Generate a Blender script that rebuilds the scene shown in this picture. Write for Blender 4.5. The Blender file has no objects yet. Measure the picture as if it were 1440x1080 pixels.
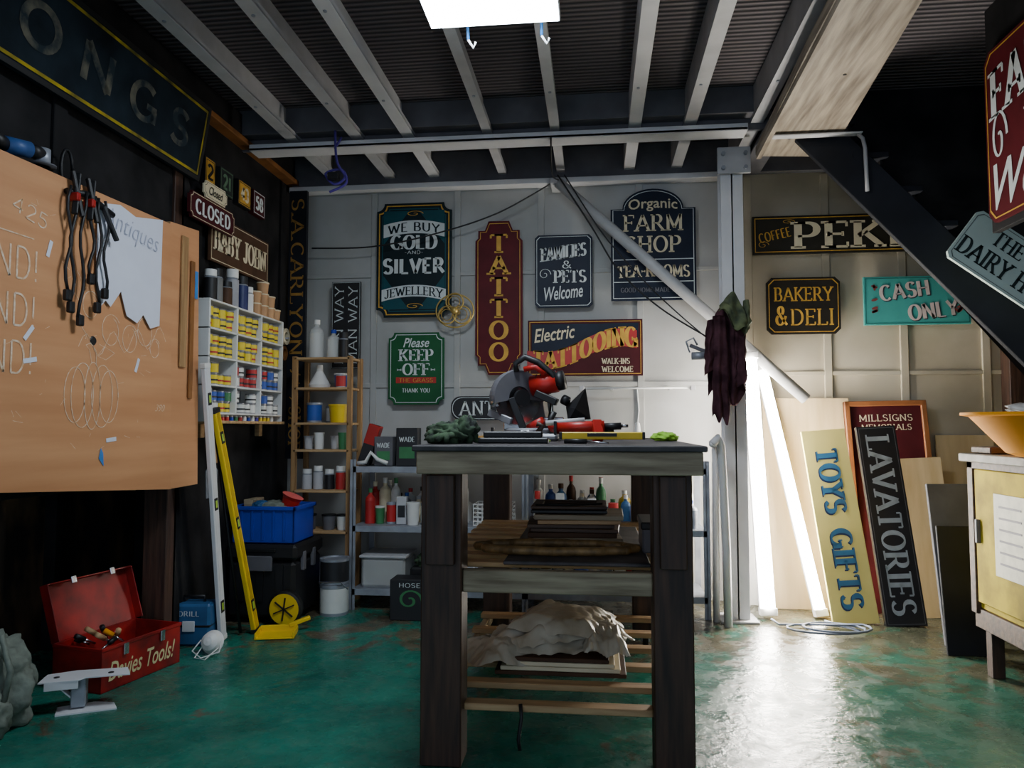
import bpy, bmesh, math, random
from mathutils import Matrix, Vector, noise
random.seed(7)
rad=math.radians
COL=bpy.context.scene.collection

# ---------------------------------------------------------------- materials
def S(r,g,b):
    f=lambda c:(c/12.92 if c<=.04045 else ((c+.055)/1.055)**2.4)
    return (f(r/255),f(g/255),f(b/255),1)
MC={}
def new(name):
    m=bpy.data.materials.new(name); m.use_nodes=True
    nt=m.node_tree; bs=nt.nodes['Principled BSDF']
    return m,nt,bs
def simple(name,col,rough=.6,metal=0,var=.25,scale=9,bump=0.0,stretch=(1,1,1),col2=None,detail=4,spec=None,lo=.35,hi=.7):
    if name in MC: return MC[name]
    m,nt,bs=new(name); N=nt.nodes; K=nt.links
    tc=N.new('ShaderNodeTexCoord'); mp=N.new('ShaderNodeMapping'); mp.inputs['Scale'].default_value=stretch
    nz=N.new('ShaderNodeTexNoise'); nz.inputs['Scale'].default_value=scale; nz.inputs['Detail'].default_value=detail
    K.new(tc.outputs['Object'],mp.inputs['Vector']); K.new(mp.outputs[0],nz.inputs['Vector'])
    cr=N.new('ShaderNodeValToRGB'); cr.color_ramp.elements[0].position=lo; cr.color_ramp.elements[1].position=hi
    c2=col2 if col2 else tuple(c*(1-var) for c in col[:3])+(1,)
    cr.color_ramp.elements[0].color=c2; cr.color_ramp.elements[1].color=col
    K.new(nz.outputs['Fac'],cr.inputs['Fac']); K.new(cr.outputs['Color'],bs.inputs['Base Color'])
    bs.inputs['Roughness'].default_value=rough; bs.inputs['Metallic'].default_value=metal
    if spec is not None: bs.inputs['Specular IOR Level'].default_value=spec
    if bump:
        bp=N.new('ShaderNodeBump'); bp.inputs['Strength'].default_value=bump; bp.inputs['Distance'].default_value=.01
        K.new(nz.outputs['Fac'],bp.inputs['Height']); K.new(bp.outputs[0],bs.inputs['Normal'])
    MC[name]=m; return m
def wood(name,c1,c2,axis='x',scale=6,rough=.6,bump=.2):
    st={'x':(.6,7,7),'y':(7,.6,7),'z':(7,7,.6)}[axis]
    return simple(name,c1,rough=rough,scale=scale,stretch=st,col2=c2,bump=bump,detail=6,lo=.3,hi=.7)
def emis(name,col,st):
    m,nt,bs=new(name)
    bs.inputs['Base Color'].default_value=(.8,.8,.8,1)
    bs.inputs['Emission Color'].default_value=col; bs.inputs['Emission Strength'].default_value=st
    return m
def glass(name,col,rough=.15,alpha=.45):
    m,nt,bs=new(name)
    bs.inputs['Base Color'].default_value=col; bs.inputs['Roughness'].default_value=rough
    bs.inputs['Alpha'].default_value=alpha
    return m

def mat_floor():
    m,nt,bs=new('worn_green_floor_paint'); N=nt.nodes; K=nt.links
    tc=N.new('ShaderNodeTexCoord')
    def nz(scale,detail=6,dist=0,rough=.6,stretch=None):
        n=N.new('ShaderNodeTexNoise'); n.inputs['Scale'].default_value=scale; n.inputs['Detail'].default_value=detail
        n.inputs['Distortion'].default_value=dist; n.inputs['Roughness'].default_value=rough
        if stretch:
            mp=N.new('ShaderNodeMapping'); mp.inputs['Scale'].default_value=stretch; mp.inputs['Rotation'].default_value=(0,0,.5)
            K.new(tc.outputs['Object'],mp.inputs[0]); K.new(mp.outputs[0],n.inputs['Vector'])
        else: K.new(tc.outputs['Object'],n.inputs['Vector'])
        return n
    def ramp(src,a,b,ca=(0,0,0,1),cb=(1,1,1,1)):
        r=N.new('ShaderNodeValToRGB'); r.color_ramp.elements[0].position=a; r.color_ramp.elements[1].position=b
        r.color_ramp.elements[0].color=ca; r.color_ramp.elements[1].color=cb
        K.new(src,r.inputs['Fac']); return r
    def mix(fac,c1,c2):
        x=N.new('ShaderNodeMixRGB')
        K.new(fac,x.inputs['Fac'])
        for s,i in ((c1,'Color1'),(c2,'Color2')):
            if isinstance(s,tuple): x.inputs[i].default_value=s
            else: K.new(s,x.inputs[i])
        return x
    def mul(src,k):
        x=N.new('ShaderNodeMath'); x.operation='MULTIPLY'; x.inputs[1].default_value=k; K.new(src,x.inputs[0]); return x
    def add(a,b):
        x=N.new('ShaderNodeMath'); K.new(a,x.inputs[0]); K.new(b,x.inputs[1]); return x
    base=ramp(nz(3).outputs['Fac'],.3,.7,S(8,84,72),S(24,126,106))
    fine=ramp(nz(14,8,.5,.75).outputs['Fac'],.46,.66)
    dust=mix(mul(fine.outputs[0],.35).outputs[0],base.outputs[0],S(92,122,104))
    scr=ramp(nz(7,9,.2,.8,(1,7,1)).outputs['Fac'],.6,.68)
    d2=mix(mul(scr.outputs[0],.55).outputs[0],dust.outputs[0],S(66,74,62))
    sp=N.new('ShaderNodeSeparateXYZ'); K.new(tc.outputs['Object'],sp.inputs[0])
    def mrange(src,a,b,c,d):
        x=N.new('ShaderNodeMapRange'); x.inputs[1].default_value=a; x.inputs[2].default_value=b; x.inputs[3].default_value=c; x.inputs[4].default_value=d; K.new(sp.outputs[src],x.inputs[0]); return x
    w=nz(3.2,10,.9,.75)
    a2=add(add(w.outputs['Fac'],mrange('X',-.2,1.6,0,.07).outputs[0]).outputs[0],mrange('Y',3.0,4.4,0,.2).outputs[0])
    wear=ramp(a2.outputs[0],.59,.65)
    con=ramp(nz(6).outputs['Fac'],.35,.7,S(66,60,46),S(112,104,84))
    mx=mix(wear.outputs[0],d2.outputs[0],con.outputs[0])
    m2=mix(mrange('X',.2,1.3,0,.5).outputs[0],mx.outputs[0],S(66,76,60))
    K.new(m2.outputs[0],bs.inputs['Base Color'])
    rr=ramp(nz(9,8,.3).outputs['Fac'],.38,.66,(.13,.13,.13,1),(.42,.42,.42,1))
    K.new(rr.outputs[0],bs.inputs['Roughness'])
    bp=N.new('ShaderNodeBump'); bp.inputs['Strength'].default_value=.45; bp.inputs['Distance'].default_value=.01
    K.new(nz(24,6).outputs['Fac'],bp.inputs['Height']); K.new(bp.outputs[0],bs.inputs['Normal'])
    return m
def mat_ceiling():
    m,nt,bs=new('corrugated_dark_sheet'); N=nt.nodes; K=nt.links
    tc=N.new('ShaderNodeTexCoord'); wv=N.new('ShaderNodeTexWave'); wv.bands_direction='Y'; wv.inputs['Scale'].default_value=9; wv.inputs['Distortion'].default_value=.2
    K.new(tc.outputs['Object'],wv.inputs['Vector'])
    cr=N.new('ShaderNodeValToRGB'); cr.color_ramp.elements[0].color=S(46,42,46); cr.color_ramp.elements[1].color=S(112,104,106)
    K.new(wv.outputs['Fac'],cr.inputs['Fac']); K.new(cr.outputs[0],bs.inputs['Base Color'])
    bs.inputs['Roughness'].default_value=.8
    bp=N.new('ShaderNodeBump'); bp.inputs['Distance'].default_value=.02; bp.inputs['Strength'].default_value=.8
    K.new(wv.outputs['Fac'],bp.inputs['Height']); K.new(bp.outputs[0],bs.inputs['Normal'])
    return m

black=simple('black_paint',S(28,31,40),.6,var=.5,scale=5,spec=.3)
dkwall=simple('black_board',S(44,43,44),.8,col2=S(17,17,19),scale=4,bump=.4,spec=.2)
dkrust=simple('dark_scuffed_board',S(150,116,84),.8,col2=S(50,46,43),scale=5,bump=.4,detail=9,lo=.45,hi=.8,spec=.2,stretch=(1,1,.5))
whitewall=simple('off_white_wall_board',S(192,192,190),.8,col2=S(172,171,166),scale=2.5,detail=6,bump=.05,spec=.2)
creamwall=simple('cream_wall_board',S(198,189,168),.8,col2=S(176,165,142),scale=2.5,detail=6,bump=.05,spec=.2)
steelw=simple('painted_steel_grey',S(194,194,197),.55,var=.22,scale=7,bump=.05)
steeld=simple('painted_steel_dark',S(104,103,109),.6,var=.3,scale=7)
steelwh=simple('painted_steel_white',S(222,222,225),.5,var=.12,scale=7)
galv=simple('galvanised_steel',S(165,170,180),.45,.4,var=.3,scale=12)
chrome=simple('bright_steel',S(205,205,210),.25,1,var=.15)
brass=simple('brass',S(205,175,100),.4,.5,var=.3)
white=simple('white_plastic',S(225,225,222),.5,var=.08)
cream=simple('cream_paint',S(226,216,160),.5,var=.12,scale=4)
cream2=simple('cream_lettering',S(222,210,178),.6,var=.1,spec=.2)
gold=simple('gold_leaf',S(218,168,66),.5,0,var=.25,scale=20,spec=.3)
silver=simple('pale_lettering',S(215,222,222),.6,var=.1,scale=20,spec=.2)
faded=simple('faded_lettering',S(112,108,94),.9,col2=S(44,54,60),scale=14,detail=8,lo=.4,hi=.66,spec=.1)
yborder=simple('faded_yellow_paint',S(200,176,44),.8,col2=S(84,80,44),scale=9,detail=8,spec=.1)
navy=simple('navy_gloss',S(22,32,52),.5,var=.3,spec=.25)
tealblk=simple('black_teal_gloss',S(14,36,42),.5,var=.3,spec=.25)
teal=simple('teal_gloss',S(22,80,90),.5,var=.2,spec=.25)
turq=simple('turquoise_paint',S(70,168,160),.55,var=.12)
maroon=simple('maroon_gloss',S(92,22,30),.55,var=.25,spec=.2)
dkmaroon=simple('dark_maroon_gloss',S(72,22,28),.55,var=.25,spec=.2)
green=simple('green_gloss',S(20,92,52),.5,var=.2,spec=.25)
red=simple('red_enamel',S(186,34,28),.4,var=.25)
toolred=simple('worn_red_enamel',S(182,28,26),.45,col2=S(112,20,20),scale=9,detail=8)
blue=simple('blue_plastic',S(24,60,180),.4,var=.2)
dkblue=simple('blue_case',S(46,96,145),.45,var=.3)
yellow=simple('yellow_enamel',S(232,196,30),.45,var=.12)
orange=simple('orange_plastic',S(240,156,16),.7,var=.1,spec=.2)
lime=simple('lime_fabric',S(150,205,60),.8,var=.3,scale=30)
orangew=simple('orange_stained_edge',S(150,96,44),.6,var=.4)
blackp=simple('black_plastic',S(24,24,27),.5,var=.4)
rubber=simple('black_rubber',S(12,12,12),.6,var=.3)
chalkb=simple('chalkboard_black',S(36,48,58),.8,col2=S(18,24,30),scale=5,detail=8,bump=.1,spec=.15)
ply=wood('pine_plywood',S(212,154,106),S(192,132,86),'y',2,.7,.03)
plypale=wood('pale_plywood',S(216,192,150),S(198,172,128),'z',3,.65,.05)
pinex=wood('pine_x',S(204,170,124),S(160,124,84),'x',6)
piney=wood('pine_y',S(190,170,140),S(130,108,82),'y',6)
pinez=wood('pine_z',S(180,142,94),S(134,98,60),'z',6)
plankm=wood('rough_sawn_plank',S(190,176,156),S(108,95,80),'y',5)
greyw=wood('weathered_timber',S(170,156,128),S(114,98,76),'x',7)
darkz=wood('dark_stained_timber',S(80,54,40),S(38,26,21),'z',7)
darkx=wood('dark_timber_x',S(96,72,54),S(46,34,28),'x',7)
topw=simple('bench_top_scuffed',S(92,86,86),.6,col2=S(40,38,40),scale=9,detail=8,bump=.2)
paper=simple('white_paper',S(222,226,240),.8,var=.06)
chalk=simple('white_chalk',S(240,224,204),.9,col2=S(216,174,132),scale=60,detail=6)
cloth=simple('maroon_cloth',S(82,52,60),.95,col2=S(44,26,32),scale=14,bump=.5,spec=.1)
dkcloth=simple('dark_green_cloth',S(70,96,66),.95,col2=S(30,36,32),scale=22,bump=.4)
greycloth=simple('grey_green_canvas',S(128,136,124),.95,var=.35,scale=30,bump=.4)
purple=simple('purple_strap',S(74,56,150),.7,var=.3)
clearp=glass('clear_plastic',(.85,.87,.85,1),.25,.45)
foam=simple('polythene_sheet',S(212,206,190),.3,col2=S(164,152,130),scale=7,detail=6,bump=.2)
labely=simple('yellow_tin_label',S(232,206,40),.5,var=.12,scale=40)
labelw=simple('white_tin_label',S(225,225,220),.5,var=.1)
brownp=simple('brown_sign_paint',S(84,60,44),.6,var=.3,spec=.2)
cabm=simple('yellow_cabinet_enamel',S(198,176,48),.75,col2=S(120,104,36),scale=6,detail=8,spec=.2,lo=.3,hi=.6)
pink=simple('pink_plastic',S(225,100,96),.5,var=.2)
pvc=simple('grey_white_pipe',S(196,196,196),.4,var=.15)
blu2=simple('sky_blue_plastic',S(60,140,220),.4)

# ---------------------------------------------------------------- builder
def frame(o,x,y):
    x=Vector(x).normalized(); y=Vector(y); z=x.cross(y).normalized(); y=z.cross(x)
    M=Matrix.Identity(4)
    for i in range(3): M[i][0]=x[i];M[i][1]=y[i];M[i][2]=z[i];M[i][3]=o[i]
    return M
def FB(x,z,y=4.66): return frame((x,y,z),(1,0,0),(0,0,1))     # faces -Y
def FL(y,z,x=-1.95): return frame((x,y,z),(0,1,0),(0,0,1))    # faces +X
def FR(y,z,x): return frame((x,y,z),(0,-1,0),(0,0,1))         # faces -X

class Bd:
    def __init__(s,name): s.name=name; s.bm=bmesh.new(); s.m=[]; s.M=Matrix.Identity(4)
    def mi(s,m):
        if m not in s.m: s.m.append(m)
        return s.m.index(m)
    def add(s,vs,fs,m,M=None,smooth=False):
        T=s.M@M if M is not None else s.M
        v=[s.bm.verts.new(T@Vector(p)) for p in vs]; k=s.mi(m)
        for f in fs:
            try:
                F=s.bm.faces.new([v[i] for i in f]); F.material_index=k; F.smooth=smooth
            except ValueError: pass
    def addbm(s,b,m,M=None,smooth=False):
        b.verts.index_update()
        s.add([v.co.copy() for v in b.verts],[[v.index for v in f.verts] for f in b.faces],m,M,smooth); b.free()
    def box(s,a,b,m,bev=.003,M=None):
        t=bmesh.new(); bmesh.ops.create_cube(t,size=1)
        c=[(a[i]+b[i])/2 for i in range(3)]; d=[abs(b[i]-a[i]) for i in range(3)]
        for v in t.verts: v.co=Vector([v.co[i]*d[i]+c[i] for i in range(3)])
        if bev and min(d)>bev*2.5: bmesh.ops.bevel(t,geom=t.edges[:],offset=bev,segments=1,affect='EDGES',profile=.5)
        s.addbm(t,m,M)
    def beam(s,p0,p1,w,h,m,up=(0,0,1),bev=.003):
        p0=Vector(p0);p1=Vector(p1);d=p1-p0;L=d.length
        M=frame(p0,d,up if abs(d.normalized().dot(Vector(up)))<.99 else (0,1,0))
        s.box((0,-h/2,-w/2),(L,h/2,w/2),m,bev,M)
    def tube(s,pts,r,m,seg=10,closed=False):
        P=[Vector(p) for p in pts]; n=len(P); vs=[];fs=[]
        rr=r if isinstance(r,(list,tuple)) else [r]*n
        prev=None
        for i in range(n):
            if closed: t=(P[(i+1)%n]-P[i-1])
            else: t=P[min(i+1,n-1)]-P[max(i-1,0)]
            t.normalize()
            if prev is None: a=Vector((0,0,1)) if abs(t.z)<.9 else Vector((1,0,0)); u=t.cross(a).normalized()
            else: u=(prev-t*prev.dot(t)).normalized()
            prev=u; w=t.cross(u)
            for k in range(seg):
                g=2*math.pi*k/seg; vs.append(P[i]+(u*math.cos(g)+w*math.sin(g))*rr[i])
        rng=n if closed else n-1
        for i in range(rng):
            j=(i+1)%n
            for k in range(seg): fs.append((i*seg+k,i*seg+(k+1)%seg,j*seg+(k+1)%seg,j*seg+k))
        if not closed: fs.append(tuple(range(seg))[::-1]); fs.append(tuple((n-1)*seg+k for k in range(seg)))
        s.add(vs,fs,m,smooth=seg>6)
    def cyl(s,p0,p1,r,m,seg=18,r1=None): s.tube([p0,p1],[r,r if r1 is None else r1],m,seg)
    def lathe(s,c,prof,seg=18,M=None,sc=1):
        T=Matrix.Translation(c)@(M if M is not None else Matrix.Identity(4))
        for i in range(len(prof)-1):
            r0,z0,m=prof[i];r1,z1,_=prof[i+1]
            vs=[];fs=[]
            for k in range(seg):
                g=2*math.pi*k/seg
                vs.append((r0*sc*math.cos(g),r0*sc*math.sin(g),z0*sc)); vs.append((r1*sc*math.cos(g),r1*sc*math.sin(g),z1*sc))
            for k in range(seg):
                j=(k+1)%seg; fs.append((2*k,2*j,2*j+1,2*k+1))
            s.add(vs,fs,m,T,smooth=True)
    def prism(s,poly,z0,z1,m,M=None,msid=None):
        n=len(poly)
        s.add([(x,y,z1) for x,y in poly],[tuple(range(n))],m,M)
        s.add([(x,y,z0) for x,y in poly],[tuple(range(n))[::-1]],msid or m,M)
        s.add([(x,y,z0) for x,y in poly]+[(x,y,z1) for x,y in poly],[(i,(i+1)%n,n+(i+1)%n,n+i) for i in range(n)],msid or m,M)
    def ring(s,o,i,z,m,M=None):
        n=len(o); s.add([(x,y,z) for x,y in o]+[(x,y,z) for x,y in i],[(k,(k+1)%n,n+(k+1)%n,n+k) for k in range(n)],m,M)
    def polys(s,ps,m,z,M=None,ox=0,oy=0,warp=None,rot=0):
        c,sn=math.cos(rot),math.sin(rot)
        for p in ps:
            q=[]
            for x,y in p:
                if warp: x,y=warp(x,y)
                X=ox+c*x-sn*y; Y=oy+sn*x+c*y; q.append((X,Y,z))
            s.add(q,[tuple(range(len(q)))],m,M)
    def blob(s,c,r,m,amp=.25,fr=3,seed=0,seg=40,rings=24,flat=None,M=None):
        vs=[];fs=[]
        for i in range(rings+1):
            ph=math.pi*i/rings
            for k in range(seg):
                g=2*math.pi*k/seg
                d=Vector((math.sin(ph)*math.cos(g),math.sin(ph)*math.sin(g),math.cos(ph)))
                n=noise.fractal(d*fr+Vector((seed,seed*2,0)),1,2,3)
                q=1+amp*n
                p=Vector((d.x*r[0]*q,d.y*r[1]*q,d.z*r[2]*q))
                if flat is not None and p.z<flat: p.z=flat
                vs.append(p)
        for i in range(rings):
            for k in range(seg):
                j=(k+1)%seg; fs.append((i*seg+k,i*seg+j,(i+1)*seg+j,(i+1)*seg+k))
        T=Matrix.Translation(c)@(M if M is not None else Matrix.Identity(4))
        s.add(vs,fs,m,T,smooth=True)
    def done(s):
        me=bpy.data.meshes.new(s.name); s.bm.to_mesh(me); s.bm.free()
        for m in s.m: me.materials.append(m)
        o=bpy.data.objects.new(s.name,me); COL.objects.link(o); return o

# ---------------------------------------------------------------- lettering
def arc(cx,cy,rx,ry,a0,a1,n=12):
    return [(cx+rx*math.cos(rad(a0+(a1-a0)*i/n)),cy+ry*math.sin(rad(a0+(a1-a0)*i/n))) for i in range(n+1)]
G={
'A':(.84,[[(.05,0),(.42,1)],[(.42,1),(.79,0)],[(.17,.32),(.67,.32)]]),
'B':(.7,[[(.12,0),(.12,1)],[(.12,1),(.3,1)]+arc(.36,.76,.2,.24,90,-90)+[(.12,.52)],[(.12,.52),(.3,.52)]+arc(.38,.26,.24,.26,90,-90)+[(.12,0)]]),
'C':(.76,[arc(.42,.5,.35,.5,48,312,18)]),
'D':(.8,[[(.12,0),(.12,1)],[(.12,1),(.3,1)]+arc(.36,.5,.36,.5,90,-90,14)+[(.12,0)]]),
'E':(.64,[[(.12,0),(.12,1)],[(.12,1),(.58,1)],[(.12,.52),(.48,.52)],[(.12,0),(.6,0)]]),
'F':(.62,[[(.12,0),(.12,1)],[(.12,1),(.6,1)],[(.12,.52),(.48,.52)]]),
'G':(.82,[arc(.42,.5,.35,.5,48,330,18),[(.74,.4),(.74,.02)],[(.5,.42),(.8,.42)]]),
'H':(.8,[[(.12,0),(.12,1)],[(.68,0),(.68,1)],[(.12,.52),(.68,.52)]]),
'I':(.3,[[(.15,0),(.15,1)]]),
'J':(.55,[[(.4,1),(.4,.25)],arc(.22,.25,.18,.25,0,-170,8)]),
'K':(.78,[[(.12,0),(.12,1)],[(.68,1),(.14,.42)],[(.3,.56),(.72,0)]]),
'L':(.62,[[(.12,0),(.12,1)],[(.12,0),(.6,0)]]),
'M':(.98,[[(.12,0),(.12,1)],[(.12,1),(.49,.15)],[(.49,.15),(.86,1)],[(.86,1),(.86,0)]]),
'N':(.84,[[(.12,0),(.12,1)],[(.12,1),(.72,0)],[(.72,0),(.72,1)]]),
'O':(.84,[arc(.42,.5,.35,.5,0,360,24)]),
'P':(.68,[[(.12,0),(.12,1)],[(.12,1),(.3,1)]+arc(.36,.73,.24,.27,90,-90)+[(.12,.46)]]),
'Q':(.84,[arc(.42,.5,.35,.5,0,360,24),[(.45,.3),(.8,-.12)]]),
'R':(.78,[[(.12,0),(.12,1)],[(.12,1),(.3,1)]+arc(.36,.74,.22,.26,90,-90)+[(.12,.48)],[(.36,.48),(.72,0)]]),
'S':(.66,[arc(.33,.75,.23,.25,25,270,12)+arc(.33,.25,.25,.25,90,-155,12)[1:]]),
'T':(.72,[[(.36,0),(.36,1)],[(.04,1),(.68,1)]]),
'U':(.8,[[(.12,1),(.12,.35)],arc(.4,.35,.28,.35,180,360,12),[(.68,.35),(.68,1)]]),
'V':(.8,[[(.06,1),(.4,0)],[(.4,0),(.74,1)]]),
'W':(1.1,[[(.05,1),(.31,0)],[(.31,0),(.55,.85)],[(.55,.85),(.79,0)],[(.79,0),(1.05,1)]]),
'X':(.78,[[(.08,1),(.7,0)],[(.7,1),(.08,0)]]),
'Y':(.78,[[(.06,1),(.39,.48)],[(.39,.48),(.72,1)],[(.39,.48),(.39,0)]]),
'Z':(.7,[[(.08,1),(.62,1)],[(.62,1),(.08,0)],[(.08,0),(.64,0)]]),
'&':(.85,[arc(.38,.77,.17,.22,-60,240,12)+[(.4,.42),(.8,0)],arc(.33,.26,.25,.26,120,340,12)+[(.74,.48)]]),
'-':(.4,[[(.05,.45),(.35,.45)]]),'!':(.3,[[(.15,.3),(.15,1)],[(.15,0),(.15,.1)]]),
'0':(.7,[arc(.35,.5,.27,.5,0,360,20)]),'1':(.4,[[(.22,0),(.22,1)]]),
'2':(.66,[arc(.33,.73,.24,.27,165,-30,10)+[(.08,0)],[(.08,0),(.62,0)]]),
'3':(.64,[arc(.3,.75,.22,.25,150,-90,10),arc(.3,.25,.25,.25,90,-150,10)]),
'4':(.7,[[(.5,0),(.5,1)],[(.5,1),(.06,.3)],[(.06,.3),(.66,.3)]]),
'5':(.64,[[(.14,1),(.56,1)],[(.14,1),(.12,.56)],arc(.3,.32,.26,.32,130,-150,12)]),
'8':(.66,[arc(.33,.76,.2,.24,0,360,14),arc(.33,.26,.25,.26,0,360,14)]),
' ':(.35,[]),'.':(.25,[[(.12,0),(.12,.12)]]),"'":(.2,[[(.1,.75),(.1,1)]]),
}
def stroke(P,thick,thin):
    n=len(P); W=[];NR=[]
    for i in range(n):
        a=P[max(i-1,0)];b=P[min(i+1,n-1)]
        if n>2 and abs(P[0][0]-P[-1][0])<1e-6 and abs(P[0][1]-P[-1][1])<1e-6 and i in(0,n-1): a=P[-2];b=P[1]
        dx,dy=b[0]-a[0],b[1]-a[1]; L=math.hypot(dx,dy) or 1
        w=thin+(thick-thin)*(abs(dy)/L)**1.5; W.append(w/2); NR.append((-dy/L,dx/L))
    out=[]
    for i in range(n-1):
        p,q=P[i],P[i+1]; a,b=NR[i],NR[i+1]; u,v=W[i],W[i+1]
        if n==2: u=v=max(u,v)
        out.append([(p[0]+a[0]*u,p[1]+a[1]*u),(p[0]-a[0]*u,p[1]-a[1]*u),(q[0]-b[0]*v,q[1]-b[1]*v),(q[0]+b[0]*v,q[1]+b[1]*v)])
    return out
def subdiv(P,k=5):
    if len(P)!=2: return P
    (a,b),(c,d)=P; return [(a+(c-a)*i/k,b+(d-b)*i/k) for i in range(k+1)]
def caps(s,W,H,weight=.17,thin=.07,serif=True,gap=.1):
    adv=sum(G[c][0] for c in s)+gap*(len(s)-1); sx=W/adv; T=weight*H; t=thin*H
    T=min(T,.24*sx*1.3); x=0; out=[]
    yi=lambda y:y*(H-t)+t/2 if y<=1 else y*H
    for c in s:
        w,st=G[c]; ends=[]
        for p in st: ends+= [p[0],p[-1]]
        for p in st:
            Q=[(x+px*sx,yi(py)) for px,py in p]
            straight=len(p)==2
            out+=stroke(subdiv(Q) if straight and abs(Q[0][0]-Q[1][0])>.3*sx else Q,T,t)
            if serif and straight:
                for e in (p[0],p[1]):
                    if ends.count(e)>1 and c not in 'BDEFPRL': continue
                    X,Y=x+e[0]*sx,yi(e[1])
                    if abs(p[0][1]-p[1][1])>abs(p[0][0]-p[1][0])*.8:
                        if e[1] in (0,1):
                            hw=T*.95; out.append([(X-hw,Y-t/2),(X+hw,Y-t/2),(X+hw,Y+t/2),(X-hw,Y+t/2)])
                    elif ends.count(e)==1:
                        d=-1 if e[1]>.8 else (1 if e[1]<.2 else 0); l=.17*H
                        if d: out.append([(X-t/2,Y),(X+t/2,Y),(X+t/2,Y+d*l),(X-t/2,Y+d*l)])
                        else: out.append([(X-t/2,Y-l/2),(X+t/2,Y-l/2),(X+t/2,Y+l/2),(X-t/2,Y+l/2)])
        x+=(w+gap)*sx
    return out
BF={}
def script(s,W,H,shear=.35,bold=.012):
    k=(s,shear,bold)
    if k not in BF:
        cu=bpy.data.curves.new('t','FONT'); cu.body=s; cu.shear=shear; cu.offset=bold; cu.resolution_u=3; cu.fill_mode='FRONT'
        o=bpy.data.objects.new('t',cu); COL.objects.link(o); bpy.context.view_layer.update()
        dg=bpy.context.evaluated_depsgraph_get(); me=bpy.data.meshes.new_from_object(o.evaluated_get(dg))
        vs=[(v.co.x,v.co.y) for v in me.vertices]; fs=[[vs[i] for i in p.vertices] for p in me.polygons]
        bpy.data.objects.remove(o); bpy.data.meshes.remove(me); bpy.data.curves.remove(cu)
        x0=min(v[0] for v in vs);x1=max(v[0] for v in vs);y0=min(v[1] for v in vs);y1=max(v[1] for v in vs)
        BF[k]=[[((x-x0)/(x1-x0),(y-y0)/(y1-y0)) for x,y in f] for f in fs]
    return [[(x*W,y*H) for x,y in f] for f in BF[k]]
def outline(w,h,r=.04,style='notch',n=6):
    P=[]
    for k,(sx,sy) in enumerate(((1,-1),(1,1),(-1,1),(-1,-1))):
        cx,cy=sx*w/2,sy*h/2
        if style=='notch': P+=[(cx+r*math.cos(rad(180+90*k-90*i/n)),cy+r*math.sin(rad(180+90*k-90*i/n))) for i in range(n+1)]
        elif style=='round':
            ox,oy=cx-sx*r,cy-sy*r; P+=[(ox+r*math.cos(rad(-90+90*k+90*i/n)),oy+r*math.sin(rad(-90+90*k+90*i/n))) for i in range(n+1)]
        elif style=='clip':
            a=[(cx-r,cy),(cx,cy+r)],[(cx,cy-r),(cx-r,cy)],[(cx+r,cy),(cx,cy-r)],[(cx,cy+r),(cx+r,cy)]; P+=a[k]
        else: P.append((cx,cy))
    return P
def arched(w,h,r,style=None):
    sh=.14*w; a=.24*w
    P=[(w/2,-h/2),(w/2,h/2-a),(w/2-sh,h/2-a)]
    P+=[((w/2-sh)*math.cos(rad(g)),h/2-a+a*math.sin(rad(g))) for g in range(10,180,10)]
    P+=[(-w/2+sh,h/2-a),(-w/2,h/2-a),(-w/2,-h/2)]
    return P
def ogee(w,h,r,style=None):
    a=.2*w; b=.42*w
    q=[(w/2,h/2-b),(w/2-.06*w,h/2-b+.06*w),(w/2-.06*w,h/2-a),(w/2-.2*w,h/2-a),(w/2-.28*w,h/2)]
    top=q+[(-x,y) for x,y in q[::-1]]
    return top[:]+[(x,-y) for x,y in top[::-1]]
def board(name,M,w,h,style,r,base,border=None,bw=.006,inset=.015,thk=.018,ofn=None,edge=None):
    b=Bd(name); fn=ofn or outline
    b.prism(fn(w,h,r,style),0,thk,base,M,edge)
    if border:
        b.ring(fn(w-2*inset,h-2*inset,r,style),fn(w-2*inset-2*bw,h-2*inset-2*bw,r,style),thk+.0012,border,M)
    b.z=thk+.002; b.F=M
    return b
def T(b,s,cx,cy,W,H,m,kind='caps',rot=0,warp=None,dz=0,**k):
    ps=caps(s,W,H,**k) if kind=='caps' else script(s,W,H,**k)
    c=lambda x,y:(x-W/2,y-H/2)
    wf=(lambda x,y:warp(*c(x,y))) if warp else c
    b.polys(ps,m,b.z+dz,b.F,cx,cy,wf,rot)
def rect(b,cx,cy,w,h,m,rot=0,dz=0,warp=None,n=10):
    ps=[]
    for i in range(n):
        x0=-w/2+w*i/n;x1=-w/2+w*(i+1)/n; ps.append([(x0,-h/2),(x1,-h/2),(x1,h/2),(x0,h/2)])
    b.polys(ps,m,b.z+dz,b.F,cx,cy,warp,rot)
def archw(k): return lambda x,y:(x,y-k*x*x)
def flourish(b,cx,cy,w,h,m,t=.004,mx=1):
    P=[]
    for i in range(26):
        g=i/25*2.6*math.pi; rr=(1-i/25*.85)
        P.append((mx*w/2*rr*math.cos(g),h/2*rr*math.sin(g)))
    b.polys(stroke(P,t*1.6,t*.8),m,b.z,b.F,cx,cy)

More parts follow.
